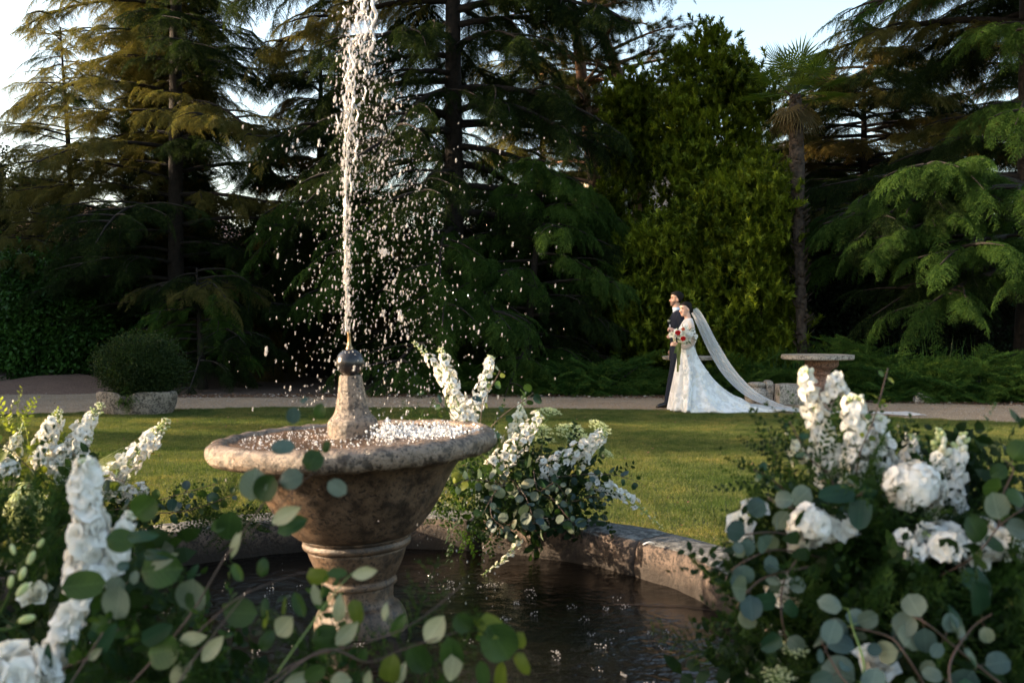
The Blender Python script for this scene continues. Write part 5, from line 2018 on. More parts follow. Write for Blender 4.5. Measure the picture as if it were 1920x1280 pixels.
spike(A4, P(1480, 1000, 2.25), P(1600, 985, 2.25), 40, 0.0313, 112, BIG, budfrac=.05, sc=.9)
ball_flower(A4, P(1520, 985, 2.22), .038, 46, 'white_stock', BIG, 113, .8)
rose(A4, P(1388, 985, 2.35), .025, 114, 'white', face=(-.3, -.9, .3))
rose(A4, P(1415, 955, 2.4), .026, 115, 'white', face=(0, -.5, 1))
rose(A4, P(1392, 1012, 2.35), .022, 116, 'cream')
ball_flower(A4, P(1778, 1030, 2.15), .032, 34, 'white_peony', [floret_mesh('f', M['white'], .030, 6, 130, .6, .12, 2)], 117, .8, .75)
spike(A4, P(1840, 1010, 2.2), P(1925, 1035, 2.2), 31, 0.0322, 118, BIG, budfrac=.05, sc=.9)
ball_flower(A4, P(1820, 1055, 2.2), .03, 30, 'white_cluster', BIG, 119, .7)
ball_flower(A4, P(1470, 1110, 2.25), .030, 26, 'white_cluster', FLO, 120)
spike(A4, P(1700, 1000, 2.2), P(1720, 1050, 2.15), 14, 0.0184, 121, FLO, budfrac=.1)
umbel(A4, P(1470, 1180, 2.1), P(1490, 1208, 2.1), .030, 122, updir=(0, -.3, 1))
umbel(A4, P(1470, 1290, 2.1), P(1460, 1258, 2.1), .035, 123, updir=(0, -.3, 1))
rose(A4, P(1642, 1245, 2.0), .034, 124, 'white', face=(.2, -.5, .9))
EB = ['grey', 'blue', 'grey', 'blue']
branch(A4, [P(1560, 1010, 2.3), P(1500, 960, 2.25), P(1450, 940, 2.2), P(1440, 930, 2.2)], .062, EB, 4, 125, facing=.8, start=.3)
branch(A4, [P(1560, 1030, 2.3), P(1470, 1000, 2.2), P(1410, 1000, 2.15), P(1370, 1010, 2.15)], .058, EB, 5, 126, facing=.8, start=.3)
branch(A4, [P(1560, 1050, 2.3), P(1460, 1030, 2.2), P(1400, 1050, 2.15), P(1370, 1070, 2.15)], .052, EB, 5, 127, facing=.8, start=.3)
branch(A4, [P(1500, 1040, 2.2), P(1470, 1090, 2.15), P(1465, 1150, 2.1), P(1480, 1220, 2.1)], .060, ['blue', 'blue', 'grey', 'dark'], 6, 128, facing=.8)
branch(A4, [P(1530, 1060, 2.2), P(1440, 1080, 2.15), P(1400, 1110, 2.1), P(1380, 1140, 2.1)], .058, ['blue', 'grey'], 5, 129, facing=.8)
branch(A4, [P(1600, 1330, 1.9), P(1620, 1250, 1.9), P(1600, 1180, 1.95), P(1590, 1140, 1.95)], .062, ['long', 'long', 'grey', 'blue'], 7, 130, facing=.7, mat='stem')
branch(A4, [P(1760, 1330, 1.9), P(1700, 1230, 1.9), P(1660, 1190, 1.95), P(1560, 1170, 2.0)], .065, ['blue', 'grey', 'long'], 9, 131, facing=.8)
branch(A4, [P(1900, 1300, 1.9), P(1800, 1220, 1.9), P(1740, 1170, 1.9), P(1700, 1150, 1.95)], .070, ['blue', 'blue', 'long', 'grey'], 7, 132, facing=.8)
branch(A4, [P(1700, 1340, 1.8), P(1600, 1290, 1.85), P(1560, 1240, 1.9), P(1540, 1200, 1.9)], .07, ['grey', 'dark', 'blue'], 6, 133, facing=.9)
branch(A4, [P(1800, 1340, 1.8), P(1780, 1250, 1.85), P(1820, 1180, 1.9), P(1860, 1150, 1.9)], .072, ['grey', 'pale', 'dark', 'dark'], 6, 134, facing=.9)
branch(A4, [P(1760, 1080, 2.15), P(1830, 1040, 2.1), P(1880, 980, 2.1), P(1960, 930, 2.1)], .062, ['grey', 'green', 'dark'], 8, 135, facing=.8)
branch(A4, [P(1870, 1000, 2.2), P(1880, 930, 2.2), P(1900, 880, 2.2), P(1880, 860, 2.2)], .055, ['green', 'green', 'grey'], 4, 136, facing=.8, start=.3)
branch(A4, [P(1580, 1000, 2.35), P(1560, 900, 2.4), P(1520, 860, 2.4), P(1480, 790, 2.4)], .026, ['dark', 'green'], 13, 137)
branch(A4, [P(1540, 1000, 2.35), P(1500, 950, 2.4), P(1450, 900, 2.4), P(1415, 880, 2.4)], .026, ['dark', 'green'], 13, 138)
branch(A4, [P(1600, 960, 2.4), P(1610, 860, 2.4), P(1640, 780, 2.4), P(1665, 690, 2.5)], .030, ['yellow', 'green'], 8, 139, start=.45, r0=.003)
branch(A4, [P(1620, 960, 2.3), P(1600, 940, 2.25), P(1620, 920, 2.2), P(1590, 940, 2.2)], .085, ['dark'], 4, 140, facing=.9)
greens(A4, P(1500, 890, 2.5), (.13, .1, .13), ['ruscus', 'ruscusl'], 44, 141, (.35, .7))
greens(A4, P(1590, 925, 2.6), (.2, .08, .17), ['ruscus', 'ruscusl'], 50, 142, (.4, .8))
greens(A4, P(1700, 905, 2.6), (.16, .1, .12), ['ruscus', 'bigleaf'], 36, 143, (.4, .8))
greens(A4, P(1640, 1080, 2.4), (.30, .2, .15), ['fern', 'ruscus', 'fern'], 90, 144)
greens(A4, P(1790, 1120, 2.35), (.30, .2, .24), ['fern', 'ruscus', 'bigleaf'], 80, 145)
greens(A4, P(1600, 1220, 2.3), (.27, .2, .2), ['ruscus', 'bigleaf', 'fern'], 80, 146)
greens(A4, P(1445, 1060, 2.4), (.07, .06, .17), ['fern', 'ruscusl'], 34, 147, (.35, .7))
greens(A4, P(1860, 1000, 2.5), (.18, .1, .18), ['ruscus', 'bigleaf'], 46, 148, (.6, .9))
greens(A4, P(1800, 1270, 2.15), (.28, .15, .14), ['fern', 'ruscus'], 60, 149)
# ------------------------------------------------------------------ stones by the path
def rounded(m, x0, x1, y0, y1, z0, z1, seed, jit=.012, n=6, notch=None):
    """Hewn block: a subdivided box with worn edges."""
    rs_ = random.Random(seed)
    cx, cy, cz = (x0 + x1) / 2, (y0 + y1) / 2, (z0 + z1) / 2
    hx, hy, hz = (x1 - x0) / 2, (y1 - y0) / 2, (z1 - z0) / 2
    for ax in range(3):
        for sg in (-1, 1):
            V, Fc = [], []
            for i in range(n + 1):
                for j in range(n + 1):
                    u, v = i / n * 2 - 1, j / n * 2 - 1
                    p = [0, 0, 0]
                    p[ax] = sg
                    p[(ax + 1) % 3] = u * sg
                    p[(ax + 2) % 3] = v
                    e = sum(1 for q in p if abs(q) > .99)
                    k = 1 - (.035 * (e - 1) if e > 1 else 0)
                    w = Vector((p[0] * hx * k, p[1] * hy * k, p[2] * hz * k))
                    w += Vector((math.sin(w.y * 19 + seed + w.z * 13), math.sin(w.x * 17 + w.z * 23 + seed), math.sin(w.x * 21 + w.y * 15))) * jit * .6
                    if notch:
                        w = notch(w, hx, hy, hz)
                    V.append((cx + w.x, cy + w.y, cz + w.z))
            for i in range(n):
                for j in range(n):
                    a = i * (n + 1) + j
                    Fc.append((a, a + n + 1, a + n + 2, a + 1))
            m.add(V, Fc)


def ellipse_prof(root, prof, c, mat, name, sx=1., sy=1., seg=40, jit=.004):
    m = MB()
    m.lathe(prof, seg, (0, 0, 0), jit)
    m.v = [(x * sx + c[0], y * sy + c[1], z + c[2]) for x, y, z in m.v]
    return m.build(name, mat, root)


# round stone table
TX, TY = 5.2, 17.1
tb = empty('stone_table', (TX + .05, TY, 0), 'round grey stone table on a turned reddish baluster leg beside the path', 'table', 'stone tables by the path')
ellipse_prof(tb, smoothprof([(.56, .725), (.60, .735), (.605, .77), (.60, .80), (.55, .812), (.001, .812)], 2), (TX + .05, TY, 0), M['grey'], 'tabletop', 1, 1, 56, .008)
ellipse_prof(tb, smoothprof([(.21, -.02), (.225, .02), (.225, .16), (.20, .19), (.23, .25), (.235, .30), (.18, .38), (.125, .43), (.15, .46), (.17, .49), (.14, .51), (.19, .56), (.26, .60), (.28, .64), (.28, .724)], 3), (TX + .12, TY, 0), M['redstone'], 'leg', 1, 1, 40)
tb2 = empty('stone_table', (3.2, 18.0, 0), 'thin grey stone slab table mostly hidden behind the couple', 'table', 'stone tables by the path')
ellipse_prof(tb2, smoothprof([(.44, .69), (.465, .70), (.47, .73), (.46, .755), (.001, .76)], 2), (3.2, 18.0, 0), M['grey'], 'tabletop', 1, 1, 48, .006)
ellipse_prof(tb2, smoothprof([(.18, -.02), (.19, .10), (.14, .2), (.12, .35), (.15, .5), (.2, .6), (.2, .689)], 3), (3.2, 18.0, 0), M['redstone'], 'leg')
# broken baluster piece, block and step, rock
m = MB()
m.lathe(smoothprof([(.17, -.01), (.20, .05), (.21, .14), (.17, .22), (.12, .25), (.13, .27), (.15, .30), (.15, .33), (.10, .345), (.001, .35)], 3), 28, (4.17, 16.95, 0), .004)
m.v = [(x, y, z) for x, y, z in m.v]
fr = tag(m.build('baluster_fragment', M['grey']), 'broken baluster piece with rounded belly leaning beside the square block', 'stone')
m = MB()
rounded(m, 4.30, 4.42, 16.82, 17.08, -.01, .37, 3)
tag(m.build('stone_slab', M['grey']), 'narrow upright stone slab between the baluster piece and the square block', 'stone')
m = MB()
rounded(m, 4.44, 4.92, 16.55, 16.95, -.01, .33, 5, .01)
tag(m.build('stone_block', M['grey']), 'square hewn granite block in front of the round stone table', 'stone')
m = MB()
rounded(m, 4.93, 5.06, 16.65, 16.95, -.01, .17, 6, .02)
tag(m.build('stone_offcut', M['grey']), 'low dark offcut stone touching the right side of the square block', 'stone')


def rock(c, r_, seed, label, sc=(1, .8, .8), name='rock', mat='grey'):
    m = MB()
    m.ball((0, 0, 0), 1, 12, 8)
    V = []
    for x, y, z in m.v:
        k = 1 + .16 * math.sin(x * 3 + seed) + .12 * math.sin(y * 4 + z * 3 + seed * 2) + .08 * math.sin(z * 7 + seed)
        V.append((x * k * r_ * sc[0] + c[0], y * k * r_ * sc[1] + c[1], max(-.02, z * k * r_ * sc[2] + c[2])))
    m.v = V
    return tag(m.build(name, M[mat], None, False), label, 'rock')


m = MB()
Vr = [(-.15, -.1, -.02), (.17, -.12, -.02), (.18, .1, -.02), (-.14, .12, -.02), (-.145, -.07, .07), (-.075, -.04, .175), (-.03, -.09, .15), (.08, -.11, .11), (.165, -.08, .04), (.10, .06, .10), (-.10, .08, .12)]
m.add([(x + 6.98, y + 16.95, z) for x, y, z in Vr], [(0, 1, 8, 7, 6), (0, 6, 4), (4, 6, 5), (6, 7, 9, 5), (7, 8, 9), (1, 2, 9, 8), (2, 3, 10, 9), (3, 0, 4, 10), (4, 5, 10), (5, 9, 10)])
tag(m.build('rock', M['grey'], None, False), 'pointed pale rock at the edge of the bed, right of the stone table', 'rock')
rs = np.random.RandomState(6)
n = 260
x = rs.uniform(-9, 9, n)
y = np.array([interp(FAR, v) for v in x]) + rs.normal(size=n) * .25 + .1
o = bpy.data.objects.new('rubble', tris_mesh('rubble', blobs(np.stack([x, y, np.full(n, .01)], axis=1), rs.uniform(.012, .04, n), rs, (1, 1, .7)), M['pebble']))
C.objects.link(o)
o['kind'] = 'stuff'

M['boxleaf'] = leafmat('box_leaves', (.010, .022, .008), (.024, .045, .013), (.05, .075, .02), 4, .3, .5, .3, 20)
# planter: hollowed stone trough with a clipped bush
PX, PY = -5.55, 14.75
pl = empty('stone_trough', (PX, PY, 0), 'oval rough stone trough standing at the edge of the lawn, left', 'planter')
m = MB()
pr = [(.44, -.02), (.50, .02), (.56, .16), (.585, .28), (.57, .335), (.52, .34), (.50, .28), (.46, .24), (.001, .24)]
K = 56
rings = []
for r_, z in smoothprof(pr, 3):
    ring = []
    for k in range(K):
        a = 2 * math.pi * k / K
        dent = 1 - .10 * math.exp(-((a - 4.62) / .16) ** 2) * (1 if z > .04 else .3)
        zz = z - (.07 * math.exp(-((a - 4.62) / .20) ** 2) if z > .24 else 0)
        rr = r_ * dent * (1 + .02 * math.sin(a * 5 + z * 12) + .012 * math.sin(a * 11))
        ring.append((PX + rr * math.cos(a), PY + rr * .62 * math.sin(a), zz))
    rings.append(ring)
m.rings(rings)
m.build('bowl', M['trough'], pl)
m = MB()
m.lathe([(.001, .27), (.2, .28), (.49, .25)], 30, (0, 0, 0))
m.v = [(PX + x, PY + y * .6, z) for x, y, z in m.v]
m.build('soil', M['soil'], pl)


PR['box'] = [proto('box_clump', tris_mesh('box_clump', leafball(500 + i, 70, .16, (.034, .016)), M['boxleaf'])) for i in range(3)]


def potbush():
    root = empty('clipped_bush', (PX + .02, PY, .27), 'rounded dark bush growing out of the stone trough', 'bush')
    rs = np.random.RandomState(14)
    a, b, c = [], [], []
    for i in range(1300):
        v = norm(rs.normal(size=3))
        q = rs.uniform(.6, .95) * (1 + .05 * math.sin(v[0] * 7 + v[2] * 5))
        p = np.array([PX + .03, PY, .70]) + v * q * np.array([.62, .48, .42])
        if p[2] < .31:
            p[2] = .31 + rs.uniform(0, .1)
        d = Vector(v) + Vector(rs.normal(size=3) * .5) + Vector((0, 0, .3))
        a.append(tuple(p))
        b.append(tuple((d.to_track_quat('X', 'Z').to_matrix() @ Matrix.Rotation(rs.uniform(0, 6), 3, 'X')).to_euler()))
        c.append(rs.uniform(.6, 1.1))
    scatter('foliage', a, b, c, PR['box'], root, seed=3)
    m = MB()
    for k in range(5):
        m.tube([(PX + .03 * k - .06, PY, .2), (PX + .1 * k - .2, PY - .05, .45), (PX + .16 * k - .32, PY - .02, .75)], [.02, .015, .006], 6)
    m.build('stems', M['bark'], root)['kind'] = 'stuff'
    # part spilling through the dent in the rim
    a = [(PX - .03 + rs.normal() * .06, PY - .30 + rs.normal() * .03, .30 + rs.normal() * .05) for _ in range(26)]
    b = [(rs.uniform(-1, 1), R(rs.uniform(20, 80)), R(-90) + rs.normal() * .6) for _ in range(26)]
    scatter('foliage', a, b, rs.uniform(.12, .22, 26), PR['juniper'], root, seed=5)


potbush()
# small things on the coping and the water
m = grid_leaf(rnd_shape, .06, .022, cup=.3, fold=.15, nu=6, wave=.05, seed=4)
pt = P(1205, 1018, 4.75)
o = place('fallen_petal', m.mesh('fallen_petal', M['white']), None, (pt.x, pt.y, ZR + .02), (0, R(-5), .2))
tag(o, 'white petal fallen on the coping right of the back arrangement', 'petal')
m = MB()
q0, q1 = P(1010, 988, 5.0), P(1066, 968, 5.2)
m.tube([(q0.x - .03, 4.98, ZR + .018), (q0.x + .1, 5.12, ZR + .022), (q1.x + .06, 5.30, ZR + .024)], [.006, .005, .002], 6)
tag(m.build('cut_stem', M['fern']), 'long green cut stem lying on the coping below the back arrangement', 'stem')
rs = np.random.RandomState(2)
fl = empty('floating_sprig', (1.02, 4.25, ZW), 'thin green needle sprig floating on the water near the right coping', 'sprig')
m = MB()
m.tube([(.45, 4.42, ZW + .003), (.75, 4.38, ZW + .004), (1.02, 4.24, ZW + .004)], [.0015, .0015, .001], 4)
m.build('stalk', M['twig'], fl)
for k in range(7):
    m = MB()
    p = Vector((.85 + .03 * k, 4.33 - .018 * k, ZW + .005))
    e = p + Vector((.13, -.03 + .02 * (k % 3), .004 + .004 * (k % 2)))
    s_ = Vector((.0, .005, 0))
    m.add([p, p.lerp(e, .5) - s_, e, p.lerp(e, .5) + s_], [(0, 1, 2, 3)])
    m.build('needle', M['eucyellow'], fl)

# ------------------------------------------------------------------ the couple
M['skin'] = simple('skin', (.56, .33, .235), (.49, .27, .19), 14, .5, None, .4, 0, 0, .12)
M['skin2'] = simple('fair_skin', (.70, .43, .33), (.63, .37, .28), 14, .5, None, .4, 0, 0, .12)
M['hair'] = simple('black_hair', (.014, .011, .009), (.006, .005, .004), 120, .65, (160, .5, .004), .15)
M['beard'] = simple('beard_stubble', (.30, .17, .125), (.13, .08, .06), 190, .8)
M['suit'] = simple('navy_wool', (.016, .020, .034), (.010, .013, .023), 60, .85, (200, .3, .002), .2)
M['shirt'] = simple('shirt_blue', (.55, .62, .72), (.48, .55, .66), 10, .7)
M['shoe'] = simple('black_leather', (.012, .010, .010), (.006, .005, .005), 30, .25, None, .6)
M['lip'] = simple('lips', (.45, .14, .12), (.38, .11, .10), 50, .4)
M['eye'] = simple('eye_dark', (.03, .02, .015), (.015, .01, .01), 50, .2)
M['red'] = leafmat('red_petals', (.50, .012, .015), (.65, .03, .03), None, 60, .25, .5, .3, 60, (1, .5, .5))
M['coral'] = leafmat('coral_petals', (.60, .12, .05), (.68, .2, .08), None, 60, .25, .5, .3, 60, (1, .7, .5))
M['ribbon'] = leafmat('olive_ribbon', (.12, .14, .045), (.17, .19, .07), None, 10, .2, .5, .4)


def dressmat():
    m, t, out = nt_new('white_lace_gown')
    g_ = t.nodes.new('ShaderNodeNewGeometry')
    pos = g_.outputs['Position']
    p = N(t, 'ShaderNodeBsdfPrincipled', Roughness=.7)
    f = noise(t, pos, 9, 4, .6)
    motif = ramp(t, f, [(.47, (.74, .73, .72)), (.53, (.92, .91, .90))])
    t.links.new(motif, p.inputs['Base Color'])
    t.links.new(bump(t, f, .5, .03), p.inputs['Normal'])
    tr = t.nodes.new('ShaderNodeBsdfTranslucent')
    tr.inputs[0].default_value = (.82, .81, .79, 1)
    mx = N(t, 'ShaderNodeMixShader', Fac=.18)
    t.links.new(p.outputs[0], mx.inputs[1])
    t.links.new(tr.outputs[0], mx.inputs[2])
    t.links.new(mx.outputs[0], out.inputs[0])
    return m


def sheer(name, col, alpha):
    m, t, out = nt_new(name)
    g_ = t.nodes.new('ShaderNodeNewGeometry')
    d = t.nodes.new('ShaderNodeBsdfDiffuse')
    d.inputs[0].default_value = rgba(col)
    tl = t.nodes.new('ShaderNodeBsdfTranslucent')
    tl.inputs[0].default_value = rgba(col)
    m1 = N(t, 'ShaderNodeMixShader', Fac=.4)
    t.links.new(d.outputs[0], m1.inputs[1])
    t.links.new(tl.outputs[0], m1.inputs[2])
    tp = t.nodes.new('ShaderNodeBsdfTransparent')
    m2 = N(t, 'ShaderNodeMixShader', Fac=alpha)
    t.links.new(tp.outputs[0], m2.inputs[1])
    t.links.new(m1.outputs[0], m2.inputs[2])
    t.links.new(m2.outputs[0], out.inputs[0])
    return m


M['gown'] = dressmat()
M['tulle'] = sheer('veil_tulle', (.93, .93, .95), .68)
M['lacesleeve'] = sheer('sheer_lace', (.84, .82, .80), .72)

# head profile, forward = +x : z, front, back, halfwidth
HP = [(.000, .058, .030, .012), (.006, .074, .008, .026), (.018, .084, -.012, .038), (.032, .084, -.030, .047), (.045, .083, -.044, .053), (.056, .088, -.054, .057), (.066, .084, -.062, .060),
      (.076, .088, -.070, .063), (.090, .083, -.080, .066), (.105, .080, -.090, .070), (.120, .077, -.097, .072), (.135, .086, -.103, .074), (.150, .089, -.107, .076),
      (.170, .086, -.107, .076), (.190, .074, -.100, .071), (.207, .052, -.085, .060), (.220, .025, -.062, .044), (.228, -.004, -.035, .022)]


def head_rings(hp=HP, seg=28, nose=True, off=0.):
    out = []
    for z, fx, bx, w in hp:
        ring = []
        cx = (fx + bx) / 2 + .012
        for k in range(seg):
            a = 2 * math.pi * k / seg
            ca, sa = math.cos(a), math.sin(a)
            rx = (fx - cx) if ca > 0 else (cx - bx)
            x = cx + (rx + off) * math.copysign(abs(ca) ** .85, ca)
            y = (w + off) * math.copysign(abs(sa) ** .9, sa)
            if nose and ca > .88:
                nz = math.exp(-((z - .084) / .011) ** 2) * .030 + math.exp(-((z - .100) / .012) ** 2) * .018 + math.exp(-((z - .114) / .012) ** 2) * .007
                x += nz * ((ca - .88) / .12) ** .8
            ring.append((x, y, z))
        out.append(ring)
    return out


class Fig:
    """Local frame of a figure: +x is forward."""
    def __init__(s, loc, yaw, scale=1.):
        s.m = Matrix.Translation(Vector(loc)) @ Matrix.Rotation(yaw, 4, 'Z') @ Matrix.Scale(scale, 4)

    def put(s, mb, mm=None):
        mt = s.m @ mm if mm else s.m
        mb.v = [tuple(mt @ Vector(v)) for v in mb.v]
        return mb


def remesh(o, vox, smooth_it=2):
    r_ = o.modifiers.new('remesh', 'REMESH')
    r_.mode = 'VOXEL'
    r_.voxel_size = vox
    r_.use_smooth_shade = True
    if smooth_it:
        s_ = o.modifiers.new('smooth', 'SMOOTH')
        s_.iterations = smooth_it
        s_.factor = .5
    return o


def limb(m, pts, rad, seg=12):
    c = curve(pts, 4)
    k = len(c)
    n = len(rad)
    rr = []
    for i in range(k):
        u = i / (k - 1) * (n - 1)
        j = min(n - 2, int(u))
        rr.append(rad[j] + (rad[j + 1] - rad[j]) * (u - j))
    m.tube(c, rr, seg)
    m.ball(c[0], rr[0], 10, 8)
    m.ball(c[-1], rr[-1], 10, 8)


def hand(m, wrist, d, nrm, s_=1., curl=.6, thumb=1):
    """Palm and five bent fingers; d = direction of the hand, nrm = back of the hand."""
    w, d, nrm = Vector(wrist), Vector(d).normalized(), Vector(nrm).normalized()
    sd = d.cross(nrm).normalized()
    for q in (-.024, -.009, .008, .024):
        m.tube([w + sd * q * .6 * s_, w + d * .045 * s_ + sd * q * s_, w + d * .085 * s_ + sd * q * 1.05 * s_], [.014 * s_, .014 * s_, .011 * s_], 8)
        L_ = (.066, .076, .070, .054)[(-.024, -.009, .008, .024).index(q)] * s_
        p = w + d * .085 * s_ + sd * q * 1.05 * s_
        dirs, a = [], 0
        pts = [p]
        for j in range(3):
            a += curl * .75
            v = d * math.cos(a) - nrm * math.sin(a)
            p = p + v * L_ * (.45, .32, .26)[j]
            pts.append(p)
        m.tube(pts, [.0100 * s_, .0092 * s_, .0085 * s_, .007 * s_], 8)
        m.ball(pts[-1], .007 * s_, 8, 6)
    t0 = w + d * .025 * s_ + sd * -.02 * thumb * s_
    v = (d * .7 - sd * .8 * thumb - nrm * .3).normalized()
    t1 = t0 + v * .035 * s_
    t2 = t1 + (d * .9 - sd * .3 * thumb - nrm * .5).normalized() * .03 * s_
    m.tube([t0, t1, t2], [.013 * s_, .011 * s_, .008 * s_], 8)
    m.ball(t2, .008 * s_, 8, 6)


def face(fig, hm, body, side=1):
    """Eyes, brows, ears and mouth set on the head; hm places the head."""
    for s_ in (-1, 1):
        e = MB()
        e.ball((.071, .033 * s_, .118), .012, 8, 6, (.9, 1.1, .6))
        fig.put(e, hm).build('eye', M['eye'], body)
        b_ = MB()
        b_.tube([(.085, .014 * s_, .137), (.082, .034 * s_, .142), (.066, .052 * s_, .136)], [.005, .006, .004], 5)
        fig.put(b_, hm).build('eyebrow', M['hair'], body)
    l = MB()
    l.ball((.083, 0, .053), .012, 8, 6, (.55, 1.7, .32))
    l.ball((.082, 0, .046), .012, 8, 6, (.55, 1.5, .32))
    fig.put(l, hm).build('mouth', M['lip'], body)


def ears(m, mm):
    for s_ in (-1, 1):
        e = MB()
        rr = []
        for i in range(9):
            a = math.pi * (i + .01) / 8.02
            rr.append([(-.012 + .017 * math.sin(a) * math.cos(2 * math.pi * k / 10) - .006 * math.cos(a), s_ * (.073 + .009 * math.sin(a) * math.sin(2 * math.pi * k / 10) + .004), .098 - .030 * math.cos(a)) for k in range(10)])
        e.rings(rr)
        m.add([mm @ Vector(v) for v in e.v], e.f)


def ringstack(tab, seg=32, pw=.9, fold=None):
    """tab rows: z, cx, cy, rx, ry"""
    out = []
    for i, (z, cx, cy, rx, ry) in enumerate(tab):
        ring = []
        for k in range(seg):
            a = 2 * math.pi * k / seg
            ca, sa = math.cos(a), math.sin(a)
            f_ = fold(i, z, a) if fold else 0
            ring.append((cx + (rx + f_) * math.copysign(abs(ca) ** pw, ca), cy + (ry + f_) * math.copysign(abs(sa) ** pw, sa), z))
        out.append(ring)
    return out


# ---- groom: forward is -X in the world
GX, GY = 2.66, 15.95
fg = Fig((GX, GY, 0), R(180) , 1.0)
groom = empty('groom', (GX, GY, 0), 'man in a navy suit with white boutonniere, half hidden by the bride', 'person', 'wedding couple')
# in the local frame: +x forward, +y = his left (towards the camera, because he faces -X)
headm = Matrix.Translation((.035, 0, 1.615)) @ Matrix.Rotation(R(-4), 4, 'Y')
m = MB()
hr = MB()
hr.rings(head_rings())
m.add([headm @ Vector(v) for v in hr.v], hr.f)
ears(m, headm)
limb(m, [(-.01, 0, 1.44), (.012, 0, 1.54), (.030, 0, 1.64)], [.070, .064, .060])
m.rings(ringstack([(.86, 0, 0, .10, .15), (1.0, .0, 0, .10, .15), (1.15, .0, 0, .095, .14), (1.3, 0, 0, .11, .165), (1.42, -.01, 0, .095, .17), (1.47, -.015, 0, .06, .09)], 20))
limb(m, [(-.01, .185, 1.415), (-.05, .235, 1.15), (.06, .20, 1.06), (.12, .12, 1.12)], [.055, .045, .038, .028])
limb(m, [(-.01, -.185, 1.415), (-.05, -.23, 1.15), (.05, -.24, .93)], [.055, .045, .028])
hand(m, (.12, .12, 1.12), (.5, -.7, .3), (.6, .5, .6), 1.05, 1.1, -1)
hand(m, (.05, -.24, .93), (.25, 0, -1), (.1, -1, 0), 1.1, .4, 1)
limb(m, [(.0, .09, .92), (.10, .09, .50), (.17, .09, .09)], [.085, .06, .04])
limb(m, [(.0, -.09, .92), (-.03, -.09, .50), (-.16, -.09, .12)], [.085, .06, .04])
body = remesh(fg.put(m).build('body', M['skin'], groom), .0065, 0)
face(fg, headm, groom)
# beard: the lower face, a touch proud of the skin
hb = [(z, fx, bx, w) for z, fx, bx, w in HP if .004 < z < .080]
rings = head_rings(hb, 40, False, .0035)
bd = MB()
K = 40
idx = [k for k in range(K) if math.cos(2 * math.pi * k / K) > -.1]
idx = sorted(idx, key=lambda k: (k + K // 2) % K)
sub = [[r_[k] for k in idx] for r_ in rings]
V = []
for r_ in sub:
    V.append(r_)
bd.rings(V, close=False, cap=False)
fg.put(bd, headm).build('beard', M['beard'], groom)
# hair: crown, back and sideburns
hh = [(.062, -.004, -.062, .0605), (.09, .010, -.082, .0675), (.12, .020, -.100, .074), (.145, .030, -.108, .078), (.162, .044, -.112, .080), (.176, .068, -.113, .080), (.190, .084, -.110, .078), (.205, .088, -.104, .072), (.222, .072, -.088, .060), (.237, .042, -.066, .044), (.246, .0, -.035, .024)]
hm_ = MB()
hm_.rings(head_rings(hh, 28, False, .003))
fg.put(hm_, headm).build('hair', M['hair'], groom)
# shirt collar
m = MB()
m.rings(ringstack([(1.50, -.002, 0, .082, .090), (1.56, .010, 0, .076, .080), (1.60, .016, 0, .072, .074), (1.60, .016, 0, .066, .068), (1.53, .003, 0, .064, .066)], 26, 1.), cap=False)
fg.put(m).build('shirt_collar', M['shirt'], groom)
m = MB()
m.rings(ringstack([(1.18, .105, 0, .018, .03), (1.30, .118, 0, .020, .045), (1.42, .095, 0, .020, .05), (1.49, .065, 0, .02, .045)], 16, 1.))
fg.put(m).build('shirt_front', M['shirt'], groom)
# jacket
m = MB()
m.rings(ringstack([(.76, .005, 0, .135, .195), (.80, .005, 0, .137, .197), (.92, .0, 0, .132, .19), (1.05, .0, 0, .122, .175), (1.18, .0, 0, .125, .18), (1.31, .0, 0, .140, .205), (1.42, -.005, 0, .134, .218), (1.49, -.012, 0, .112, .195), (1.535, -.014, 0, .086, .115), (1.56, -.016, 0, .076, .085)], 30, .9))
limb(m, [(-.012, .195, 1.445), (-.06, .250, 1.16), (.045, .215, 1.055), (.105, .135, 1.11)], [.073, .062, .055, .045])
limb(m, [(-.012, -.195, 1.445), (-.06, -.245, 1.16), (.035, -.245, .96)], [.073, .060, .045])
remesh(fg.put(m).build('jacket', M['suit'], groom), .009, 3)
m = MB()
m.add([(.128, .05, 1.22), (.142, .035, 1.32), (.125, .06, 1.46), (.10, .085, 1.50), (.142, .075, 1.40), (.150, .085, 1.36)], [(0, 1, 5), (1, 2, 4, 5), (2, 3, 4)])
m.add([(.128, -.05, 1.22), (.142, -.035, 1.32), (.125, -.06, 1.46), (.10, -.085, 1.50), (.142, -.075, 1.40), (.150, -.085, 1.36)], [(0, 5, 1), (1, 5, 4, 2), (2, 4, 3)])
fg.put(m).build('lapel', M['suit'], groom, False)
m = MB()
m.rings(ringstack([(.68, .07, .09, .075, .085), (.9, .0, .06, .115, .13), (1.0, 0, 0, .118, .17)], 22))
limb(m, [(.0, .09, .90), (.095, .09, .50), (.165, .09, .10)], [.098, .078, .072])
limb(m, [(.0, -.09, .90), (-.03, -.09, .50), (-.16, -.09, .13)], [.098, .078, .070])
remesh(fg.put(m).build('trousers', M['suit'], groom), .011, 3)
